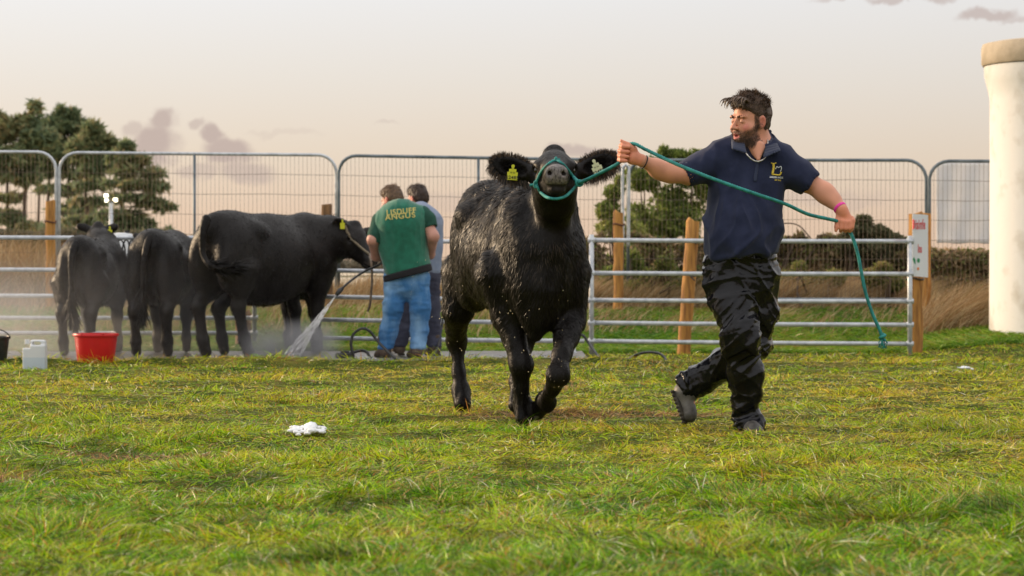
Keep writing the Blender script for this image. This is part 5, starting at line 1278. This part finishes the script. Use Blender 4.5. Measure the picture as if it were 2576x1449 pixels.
spB = dict(base=1055, head=(1050, 502, .12), hf=(-.70, .66, -.25), nape=(1060, 545, .10), spine=[(1062, 575, .0), (1062, 640, .0), (1060, 680, .0)],
   arms=[[(1020, 560, .05), (1010, 600, .1), (990, 640, .2), (975, 650, .28)], [(1092, 560, .0), (1098, 600, .05), (1088, 640, .15), (1070, 650, .3)]],
   legs=[[(1040, 700, .05), (1028, 770, .05), (1014, 830, .05), (1004, 872, .05)], [(1078, 700, 0), (1084, 770, 0), (1088, 830, .02), (1094, 876, .0)]],
   waist=[(1062, 668, .0), (1062, 705, .0)], wr=.165, lr=[.105, .088, .080, .070])
bm_, qb, hb_ = handler('younger man in grey-blue shirt and dark trousers half hidden behind the green-vested man', 22.95, spB, dict(hair=(.055, .032, .022), jeans=m_jean2), 91)
S = SDF(); S.chain([qb(1062, 566, 0), qb(1063, 620, 0), qb(1062, 672, .0)], [.195, .185, .18], .05, sq); S.chain([qb(1028, 552, 0), qb(1060, 532, 0), qb(1088, 552, .0)], [.075, .08, .075], .04)
S.chain([qb(1090, 556, 0), qb(1098, 592, .04)], [.078, .068], .03); S.chain([qb(1026, 556, 0), qb(1014, 590, .08)], [.078, .068], .03)
S.plane_cut(qb(1062, 690, 0), (0, 0, -1), qb(900, 780, -.5), qb(1200, 600, .5)); V, F = S.mesh(.0105); V = folds(V, F, (9, 6, 5), .008, 95); mk('shirt', V, F, m_shirt2, bm_)
# ------------------------------------------------------------------ ropes
m_teal = material('teal_rope', (.012, .16, .155), .7, (.03, .30, .27), 30, bump=.6, bs=250, bdist=.003)
rope = empty('rope_halter', P(1398, 470, 12.3), 'teal twisted rope halter on the heifer with its long lead held by the striding man', 'rope halter')
def on_head(u, v, off=.006, ymin=12.2):
    hit = HB3.ray_cast(Vector(P(u, v, 12.0).tolist()), Vector((P(u, v, 12.0)-np.array([0, 0, CZ])).tolist()).normalized(), 2.)
    q_ = np.array(hit[0]) if hit[0] is not None else P(u, v, 12.6)
    return q_-np.array([0, off, 0])
nose = [on_head(*q_) for q_ in ((1348, 464), (1352, 452), (1362, 432), (1377, 415), (1397, 404), (1414, 412), (1430, 430), (1442, 446))]
G = Geo(); G.tube(nose, .0078, 12, lobes=3, pitch=.034, amp=.2, res=.006); G.mk('noseband', m_teal, rope, True)
G = Geo(); G.tube([nose[0], on_head(1340, 465), P(1334, 466, 12.62)], .0078, 12, lobes=3, pitch=.034, res=.006); G.mk('cheek_rope', m_teal, rope, True)
jaw = [nose[0]+[0, -.006, -.004], on_head(1353, 472), on_head(1362, 486), P(1378, 497, 12.36), P(1400, 500, 12.34), P(1422, 494, 12.36), P(1440, 478, 12.42), P(1455, 461, 12.44)]
G = Geo(); G.tube(jaw, .0075, 12, lobes=3, pitch=.034, res=.006); G.mk('jaw_rope', m_teal, rope, True)
G = Geo(); G.tube([nose[-1], P(1450, 454, 12.44), P(1457, 462, 12.42)], .0095, 12, lobes=3, pitch=.034, res=.005); 
G.mk('knot', m_teal, rope, True); G = Geo(); kn = P(1457, 461, 12.42); G.tube([kn+np.array([.016*math.cos(t), -.006, .013*math.sin(t)]) for t in np.linspace(0, 7.5, 30)], .007, 8)
G.mk('knot', m_teal, rope, True); G = Geo(); kn2 = nose[4]; G.tube([kn2+np.array([.006*math.cos(t)+.002*t, -.006, .011*math.sin(t)+.004]) for t in np.linspace(0, 7, 26)], .0055, 8)
G.mk('knot', m_teal, rope, True); G = Geo(); kn3 = nose[0]; G.tube([kn3+np.array([.008*math.cos(t), -.006, .016*math.sin(t)]) for t in np.linspace(0, 7, 26)], .0065, 8)
G.mk('knot', m_teal, rope, True)
lead = [P(1455, 461, 12.41), P(1480, 450, 12.36), P(1510, 435, 12.30), P(1540, 420, 12.27), P(1556, 410, 12.262), P(1568, 400, 12.275), P(1576, 380, 12.285), P(1584, 364, 12.28), P(1592, 361, 12.27), P(1604, 365, 12.25), P(1625, 376, 12.22), P(1700, 412, 12.10),
        P(1800, 452, 12.0), P(1890, 484, 11.99), P(1975, 513, 12.04), P(2030, 538, 12.14), P(2080, 550, 12.24), P(2105, 556, 12.30), P(2118, 562, 12.345), P(2130, 572, 12.345), P(2136, 580, 12.33), P(2146, 600, 12.32), P(2158, 640, 12.32), P(2168, 690, 12.32), P(2178, 738, 12.32), P(2196, 792, 12.32), P(2213, 830, 12.32), P(2219, 850, 12.32)]
G = Geo(); G.tube(lead, .0085, 12, lobes=3, pitch=.036, amp=.2, res=.0065); ld = G.mk('lead', m_teal, rope, True)
G = Geo(); kn = P(2220, 851, 12.32); G.tube([kn+np.array([.012*math.cos(t), .010*math.sin(t), .004*t-.01]) for t in np.linspace(0, 9, 34)], .008, 8)
g_ = np.random.default_rng(4)
for i in range(12): G.tube([kn, kn+np.array([.010*g_.normal(), .01*g_.normal(), -.02]), kn+np.array([.014*g_.normal(), .012*g_.normal(), -.045-.01*g_.random()])], .0026, 5)
G.mk('frayed_end', m_teal, ld, True)
# halter of the big cow
m_jute = material('pale_rope', (.22, .18, .12), .85, (.18, .14, .09), 25, bump=.5, bs=100)
h2 = empty('rope_halter', P(925, 650, 22.7), 'pale worn rope halter on the head of the biggest cow', 'rope halter')
HBB = [o for o in bpy.data.objects if o.parent == big and o.name.startswith('body')][0]
bm2 = BVHTree.FromPolygons([(v.co+Vector(ORG[HBB.name].tolist()))[:] for v in HBB.data.vertices], [tuple(p.vertices) for p in HBB.data.polygons])
def on_big(u, v, fb=22.8):
    o_ = P(u, v, 20.); d_ = unit(o_-np.array([0, 0, CZ])); hit = bm2.ray_cast(Vector(o_.tolist()), Vector(d_.tolist()), 6.)
    return (np.array(hit[0]) if hit[0] is not None else P(u, v, fb))-d_*.012
pt = [on_big(u, v) for (u, v) in ((868, 568), (874, 584), (884, 600), (898, 614), (912, 626), (922, 634), (930, 640))]
G = Geo(); G.tube(pt, .012, 10, lobes=3, pitch=.06, res=.015); G.mk('cheek_rope', m_jute, h2, True)
G = Geo(); G.tube([pt[-1], P(934, 660, 22.5), P(936, 700, 22.5), P(933, 745, 22.5), P(930, 768, 22.5), P(925, 784, 22.5)], .011, 10, lobes=3, pitch=.05, res=.02); G.mk('tie_rope', material('dark_rope', (.10, .07, .05), .85, (.25, .19, .13), 14), h2, True)
# ------------------------------------------------------------------ lances, hoses
m_jet = material('water_spray', (.9, .9, .92), .6)
ln = empty('spray_lance', P(900, 700, 22.2), 'black pressure washer lance held by the green-vested man', 'spray lance')
G = Geo(); G.tube([P(978, 650, 22.55), P(950, 668, 22.4), P(915, 684, 22.25), P(880, 708, 22.1), P(856, 730, 22.05)], .011, 10, res=.05); G.mk('wand', m_blk, ln, True)
G = Geo(); G.tube([P(862, 725, 22.07), P(855, 731, 22.05), P(847, 741, 22.02)], [.016, .024, .018], 12); G.mk('nozzle', m_blk, ln, True)
gh = 'black hoses on the washing ground'
def hose(label, pts, r=.012, res=.04):
    G = Geo(); G.tube(pts, r, 10, res=res); return tag(G.mk('hose', m_blk, None, True, origin=pts[0]), label, 'hose', gh)
hose('black hose arching up off the ground left of the green-vested man', [P(860, 907, 22.2), P(880, 905, 22.1), P(889, 900, 22.0), P(883, 868, 22.0), P(889, 841, 22.0), P(911, 826, 22.0), P(930, 833, 22.0), P(949, 857, 22.0), P(971, 880, 21.9), P(996, 903, 21.8), P(1010, 911, 21.8)], .0135)
hose('black hose looped low on the ground behind the arching hose', [P(850, 906, 22.4), P(880, 890, 22.3), P(908, 882, 22.3), P(925, 888, 22.2), P(932, 903, 22.2), P(950, 909, 22.2)], .014)
hose('black hose lying along the foot of the gates to the heifer', [P(1000, 903, 22.6), P(1050, 905, 22.6), P(1110, 907, 22.5), P(1200, 905, 22.6), P(1290, 909, 22.4), P(1400, 907, 22.5), P(1470, 909, 22.4)], .014)
hose('black hose from the dark trousers of the half hidden handler to the ground', [P(1092, 650, 22.95), P(1103, 660, 23.0), P(1112, 690, 23.1), P(1116, 780, 23.1), P(1104, 860, 22.9), P(1086, 900, 22.7), P(1060, 905, 22.6)], .011)
hose('black hose arching beside the bent tube right of the heifer', [P(1440, 880, 21.9), P(1445, 858, 21.9), P(1456, 843, 21.9), P(1468, 845, 21.9), P(1480, 862, 21.9), P(1500, 890, 21.7), P(1524, 922, 21.4)], .012)
hose('black hose arching over the grass left of the trailing boot', [P(1585, 905, 21.6), P(1600, 893, 21.5), P(1630, 886, 21.4), P(1660, 890, 21.3), P(1675, 905, 21.2), P(1672, 920, 21.1), P(1664, 931, 21.0)], .012)
hose('black cable trodden into the grass in front of the right gate', [P(1960, 912, 22.2), P(2060, 916, 22.0), P(2150, 915, 22.1), P(2230, 918, 21.9), P(2290, 914, 22.1)], .012)
sg2 = empty('spray_lance', P(1570, 915, 21.3), 'silver tipped lance lying on the grass right of the heifer', 'spray lance')
G = Geo(); G.tube([P(1530, 930, 21.1)+[0, 0, .02], P(1545, 925, 21.15)+[0, 0, .02]], [.018, .03], 12); G.mk('tip', m_galv, sg2, True)
G = Geo(); G.tube([P(1545, 923, 21.15), P(1570, 911, 21.35), P(1598, 896, 21.6)], [.034, .026, .018], 12); G.mk('grip', m_blk, sg2, True)
m_gry = material('grey_plastic', (.30, .29, .29), .5, (.5, .48, .47), 10)
def clutter(label, name, cat, c, sz, rot, mat):
    G = Geo(); a = rot; R3 = np.array([[math.cos(a), -math.sin(a), 0], [math.sin(a), math.cos(a), 0], [0, 0, 1]]); G.box(c, sz, R3, .012); G.box(c+np.array([0, 0, sz[2]*.6]), (sz[0]*.5, sz[1]*.5, sz[2]*.5), R3, .01); tag(G.mk(name, mat, None, origin=c), label, cat)
clutter('flat grey drain cover lying by the arching hose', 'drain_cover', 'drain cover', P(912, 908, 22.15)+[0, 0, .015], (.24, .18, .03), .3, m_gry)
clutter('dark washer trigger unit on the pad under the hose loop', 'trigger_unit', 'washer part', P(868, 905, 22.3)+[0, 0, .04], (.16, .10, .05), .5, m_blk)
clutter('small pale cloth bundle by the left boot of the green-vested man', 'cloth', 'cloth', P(987, 902, 22.5)+[0, 0, .02], (.09, .08, .05), .9, material('pale_cloth', (.6, .56, .52), .9, (.4, .36, .32), 20))
clutter('small pale block between the boots of the handlers', 'block', 'block', P(1044, 900, 22.6)+[0, 0, .02], (.05, .07, .07), .2, material('pale_block', (.55, .53, .5), .8, (.4, .38, .35), 20))
# ------------------------------------------------------------------ tub, can, bucket
def zb(x, y): return float(H(x, y))
c = P(241, 0, 21.45); c[2] = zb(c[0], c[1])-.005
tb = empty('tub', c, 'bright red plastic tub standing on the grass edge in front of the leftmost cow', 'tub')
m_redp = material('red_plastic', (.62, .008, .012), .38, (.52, .01, .012), 5, spec=.5, bump=.1, bs=30)
G = Geo(); G.lathe(c, [(.0, .012), (.150, .012), (.158, .0), (.162, .01), (.180, .16), (.188, .235), (.203, .240), (.205, .252), (.200, .262), (.184, .262), (.178, .22), (.160, .04), (.0, .035)], 48); o = G.mk('bowl', m_redp, tb, True); auto_smooth(o, 45)
for s_ in (-1, 1):
    G = Geo(); G.box(c+[s_*.09, -.165, .262], (.03, .04, .022), bev=.006); G.mk('lug', m_redp, tb)
G = Geo(); G.tube([c+[.17*math.cos(t), .17*math.sin(t), .27+.004*math.sin(3*t)] for t in np.linspace(.2, 1.9, 16)], .004, 6); G.mk('handle', m_galv, tb, True)
c = P(88, 0, 20.3); c[2] = zb(c[0], c[1])-.004
jc = empty('jerry_can', c, 'white translucent plastic jerry can half full, left of the red tub', 'jerry can')
m_can = material('white_plastic', (.78, .80, .82), .4, (.70, .73, .77), 6, spec=.5, trans=.25)
m_liq = material('cloudy_plastic', (.62, .70, .76), .35, (.56, .64, .72), 6, spec=.5, trans=.2)
S = SDF()
def rbox(S, c, h_, r, k=.004, sub=False):
    c = np.asarray(c, float); h_ = np.asarray(h_, float)
    def fn(Q): q_ = np.abs(Q-c)-(h_-r); return np.sqrt((np.maximum(q_, 0)**2).sum(-1))+np.minimum(q_.max(-1), 0)-r
    S.ops.append((fn, c-h_, c+h_, k, sub))
rbox(S, c+[0, 0, .107], (.094, .065, .107), .016); rbox(S, c+[.012, 0, .225], (.080, .045, .030), .02, .02)
rbox(S, c+[.022, 0, .226], (.036, .2, .014), .012, .003, True)
rbox(S, c+[-.062, 0, .226], (.030, .1, .04), .01, .012, True); rbox(S, c+[-.062, 0, .212], (.026, .05, .012), .008, .006)
V, F = S.mesh(.0042); k_ = V[F].mean(1)[:, 2] < c[2]+.11
o = mk('body', V, F, m_can, jc); o.data.materials.append(m_liq); o.data.polygons.foreach_set('material_index', k_.astype(np.int32))
G = Geo(); G.lathe(c+[-.066, 0, .218], [(.0, .0), (.020, .0), (.021, .004), (.021, .034), (.018, .038), (.0, .038)], 20); G.mk('cap', m_can, jc)
c = P(-12, 0, 21.2); c[2] = zb(c[0], c[1])
bk = empty('bucket', c, 'black rubber bucket cut off by the left edge, handle raised', 'bucket')
G = Geo(); G.lathe(c, [(.0, .01), (.095, .0), (.10, .01), (.122, .19), (.132, .195), (.132, .212), (.122, .212), (.112, .18), (.09, .03), (.0, .03)], 36); o = G.mk('bowl', m_blk, bk, True); auto_smooth(o, 45)
G = Geo(); G.tube([c+[.130*math.cos(t)*(1.0), -.02*math.sin(t), .19+.085*math.sin(t)] for t in np.linspace(0, math.pi, 20)], .005, 6); G.mk('handle', m_blk, bk, True)
# white drum and coiled rope by the leftmost gate
c = P(307, 690, 25.6); dr = empty('drum', c, 'white plastic drum behind the gate between the two left cows', 'drum')
G = Geo(); G.lathe(c, [(.0, .0), (.15, .0), (.16, .02), (.16, .14), (.167, .16), (.16, .18), (.158, .38), (.14, .42), (.05, .44), (.0, .44)], 28); G.mk('barrel', m_can, dr, True)
G = Geo(); G.lathe(c+[.05, 0, .435], [(.0, .0), (.03, .0), (.03, .03), (.0, .03)], 16); G.mk('cap', m_blk, dr)
gp = P(302, 606, 24.3); G = Geo(); G.tube([gp+np.array([.03*math.sin(t*1.0)*(1+.2*math.sin(t*.3))+.01*t-.05, -.03-.004*t, -.12+.13*math.cos(t)]) for t in np.linspace(0, 20, 120)], .008, 6)
tag(G.mk('coiled_rope', m_blk, None, True, origin=gp), 'dark coiled rope hung on the leftmost gate between the cows', 'rope')
# suds and stick on the grass
m_foam = material('soap_foam', (.85, .86, .88), .8, bump=.5, bs=90)
def foam(label, u, v, wpx, n, seed, Y=None):
    Y = CZ*F_PX/(v-VH); g_ = np.random.default_rng(seed); S = SDF(); px = Y/F_PX
    c0 = P(u, 0, Y); c0[2] = zb(c0[0], Y)+.012
    for i in range(n):
        x = g_.uniform(-1, 1)*wpx*.5*px; pk = max(0, 1-abs(x-.1*wpx*px)/(wpx*.22*px)); r_ = .005+.006*g_.random()+.006*pk*g_.random(); p_0 = c0+[x, .05*g_.normal(), 0]; p_0[2] = zb(p_0[0], p_0[1])+.022+.028*pk*g_.random()
        S.ell(p_0, (r_*1.9, r_*1.3, r_*.8), None, .007)
    V, F = S.mesh(.0035, main=False); V = V+normals(V, F)*(.003*vn(V, 120, 2)+.002*vn(V, 300, 3))[:, None]; tag(mk('foam', V, F, m_foam, None, origin=c0), label, 'foam', kind='stuff')
foam('white soap foam on the grass in the foreground', 775, 1098, 84, 60, 3); foam('small flecks of white foam on the grass near the tank', 2425, 934, 44, 13, 4)
G = Geo(); G.tube([P(2178, 941, 19.4), P(2200, 937, 19.5), P(2228, 937, 19.55)], [.012, .018, .010], 8, res=.05); tag(G.mk('stick', m_bark, None, True, origin=P(2200, 940, 19.5)), 'dark curved stick on the grass below the hanging rope end', 'stick')
# ------------------------------------------------------------------ water in the air
m_drop = material('water_drop', (.95, .85, .6), .2, spec=1., trans=.3)
g_ = np.random.default_rng(12); G = Geo()
def drop(p_0, s, d):
    a = np.cross(d, [0, 1, 0]); a = unit(a); b = np.cross(a, d); G.add([p_0+d*s*1.6, p_0+a*s*.55, p_0+b*s*.55, p_0-a*s*.55, p_0-b*s*.55, p_0-d*s*1.2], [(0, 1, 2), (0, 2, 3), (0, 3, 4), (0, 4, 1), (5, 2, 1), (5, 3, 2), (5, 4, 3), (5, 1, 4)])
for i in range(80):
    r_ = g_.random()
    if r_ < .45: u, v, Y = g_.uniform(1230, 1440), g_.uniform(700, 1000), g_.uniform(12.2, 12.7)
    elif r_ < .7: u, v, Y = 1180+60*g_.normal(), 850+60*g_.normal(), g_.uniform(12.6, 13.6)
    elif r_ < .85: u, v, Y = g_.uniform(1130, 1330), g_.uniform(560, 800), g_.uniform(12.5, 13)
    else: u, v, Y = g_.uniform(1020, 1120), g_.uniform(640, 820), g_.uniform(12.5, 14)
    drop(P(u, v, Y), .0014+.0018*g_.random()**2, unit(np.array([g_.normal()*.6-.3, g_.normal()*.2, -1.])))
tag(G.mk('water_droplets', m_drop, None), 'flying water droplets shaken off round the heifer', 'water droplets', kind='stuff')
# jet: a cone of fine streaks with soft mist inside
def volume(name, mat_d, col_, aniso=.2, noise=None):
    m = bpy.data.materials.new(name); m.use_nodes = True; t = m.node_tree; t.nodes.clear(); o_ = t.nodes.new('ShaderNodeOutputMaterial'); pv = t.nodes.new('ShaderNodeVolumePrincipled'); t.links.new(pv.outputs[0], o_.inputs['Volume'])
    pv.inputs['Color'].default_value = (*col_, 1); pv.inputs['Density'].default_value = mat_d; pv.inputs['Anisotropy'].default_value = aniso
    if noise:
        tc2 = t.nodes.new('ShaderNodeTexCoord'); nz = t.nodes.new('ShaderNodeTexNoise'); nz.inputs['Scale'].default_value = noise[0]; nz.inputs['Detail'].default_value = 3
        t.links.new(tc2.outputs['Object'], nz.inputs['Vector'])
        sx = t.nodes.new('ShaderNodeSeparateXYZ'); t.links.new(tc2.outputs['Object'], sx.inputs[0])
        r0 = t.nodes.new('ShaderNodeMapRange'); t.links.new(nz.outputs['Fac'], r0.inputs[0]); r0.inputs[1].default_value = .38; r0.inputs[2].default_value = .68; r0.inputs[3].default_value = .15; r0.inputs[4].default_value = 1.6
        last = r0.outputs[0]
        for (ax, a, b) in noise[1]:
            r1 = t.nodes.new('ShaderNodeMapRange'); r1.interpolation_type = 'SMOOTHSTEP'; t.links.new(sx.outputs[ax], r1.inputs[0]); r1.inputs[1].default_value = a; r1.inputs[2].default_value = b; r1.inputs[3].default_value = 0; r1.inputs[4].default_value = 1
            mm_ = t.nodes.new('ShaderNodeMath'); mm_.operation = 'MULTIPLY'; t.links.new(last, mm_.inputs[0]); t.links.new(r1.outputs[0], mm_.inputs[1]); last = mm_.outputs[0]
        m3 = t.nodes.new('ShaderNodeMath'); m3.operation = 'MULTIPLY'; t.links.new(last, m3.inputs[0]); m3.inputs[1].default_value = mat_d; t.links.new(m3.outputs[0], pv.inputs['Density'])
    return m
tip = P(846, 742, 22.02); e1 = P(690, 900, 22.0); e2 = P(775, 895, 22.0)
G = Geo(); n = 20; mid = (e1+e2)/2; ax = unit(mid-tip); s1 = unit(np.cross(ax, [0, 1, 0])); half = np.linalg.norm(e2-e1)/2*.5
rg = []
for (t, k_) in ((0, .02), (.5, .5), (1., 1.)):
    c0 = tip+(mid-tip)*t; rg += [c0+s1*math.cos(a)*half*k_+np.array([0, 1, 0])*math.sin(a)*half*.5*k_ for a in np.linspace(0, 2*math.pi, n+1)[:-1]]
F = [(j*n+i, j*n+(i+1) % n, (j+1)*n+(i+1) % n, (j+1)*n+i) for j in range(2) for i in range(n)]+[tuple(range(n))[::-1], tuple(2*n+i for i in range(n))]
G.add(rg, F); jet = tag(G.mk('water_jet', volume('jet_mist', 7.0, (.95, .95, .97), .3), None, origin=tip), 'white fan of water sprayed from the lance at the feet of the biggest cow', 'water jet', kind='stuff')
G = Geo(); g_ = np.random.default_rng(31)
for i in range(420):
    a = g_.random()*6.28; rr_ = math.sqrt(g_.random()); t = g_.random()**.6*.97; L_ = .03+.06*g_.random()
    end = mid+s1*math.cos(a)*half*rr_+np.array([0, 1, 0])*math.sin(a)*half*.5*rr_; d_ = unit(end-tip); c0 = tip+(end-tip)*t; w_ = np.cross(d_, [0, 1, 0])*(.0016+.0012*g_.random()); w2 = np.array([0, 1, 0])*.002
    G.add([c0-w_, c0+w2, c0+w_, c0+d_*L_], [(0, 1, 3), (1, 2, 3), (2, 0, 3)])
G.mk('streaks', m_jet, jet)
# mist hanging over the washing pad, thickest at the left
bx0, bx1 = P(-420, 0, 23)[0], P(830, 0, 23)[0]; bc = np.array([(bx0+bx1)/2, 23.2, .75]); G = Geo(); G.box(bc, (bx1-bx0, 3.4, 1.42))
hx = (bx1-bx0)/2
tag(G.mk('mist', volume('washing_mist', .30, (.93, .93, .95), .3, noise=(1.1, [(0, hx, hx-2.4), (2, .35, -.60), (1, -1.7, -1.2), (1, 1.7, 1.2)])), None, origin=bc), 'fine water mist drifting over the washing pad round the left cows', 'mist', kind='stuff')
G = Geo(); bc = np.array([(P(730, 0, 22.2)[0]), 22.2, .22]); G.box(bc, (1.1, 1.1, .42)); tag(G.mk('mist', volume('spray_mist', 3.2, (.95, .95, .97), .3, noise=(3.5, [(2, .20, -.12), (0, .54, .2), (0, -.54, -.2), (1, .54, .2), (1, -.54, -.2)])), None, origin=bc), 'dense white spray rebounding off the pad at the feet of the biggest cow', 'mist', kind='stuff')
make_grass('grass', 760000, (884, 1560), (-420, 3000), 1, (.020, .060), 'short wet matted green and straw grass across the foreground field')
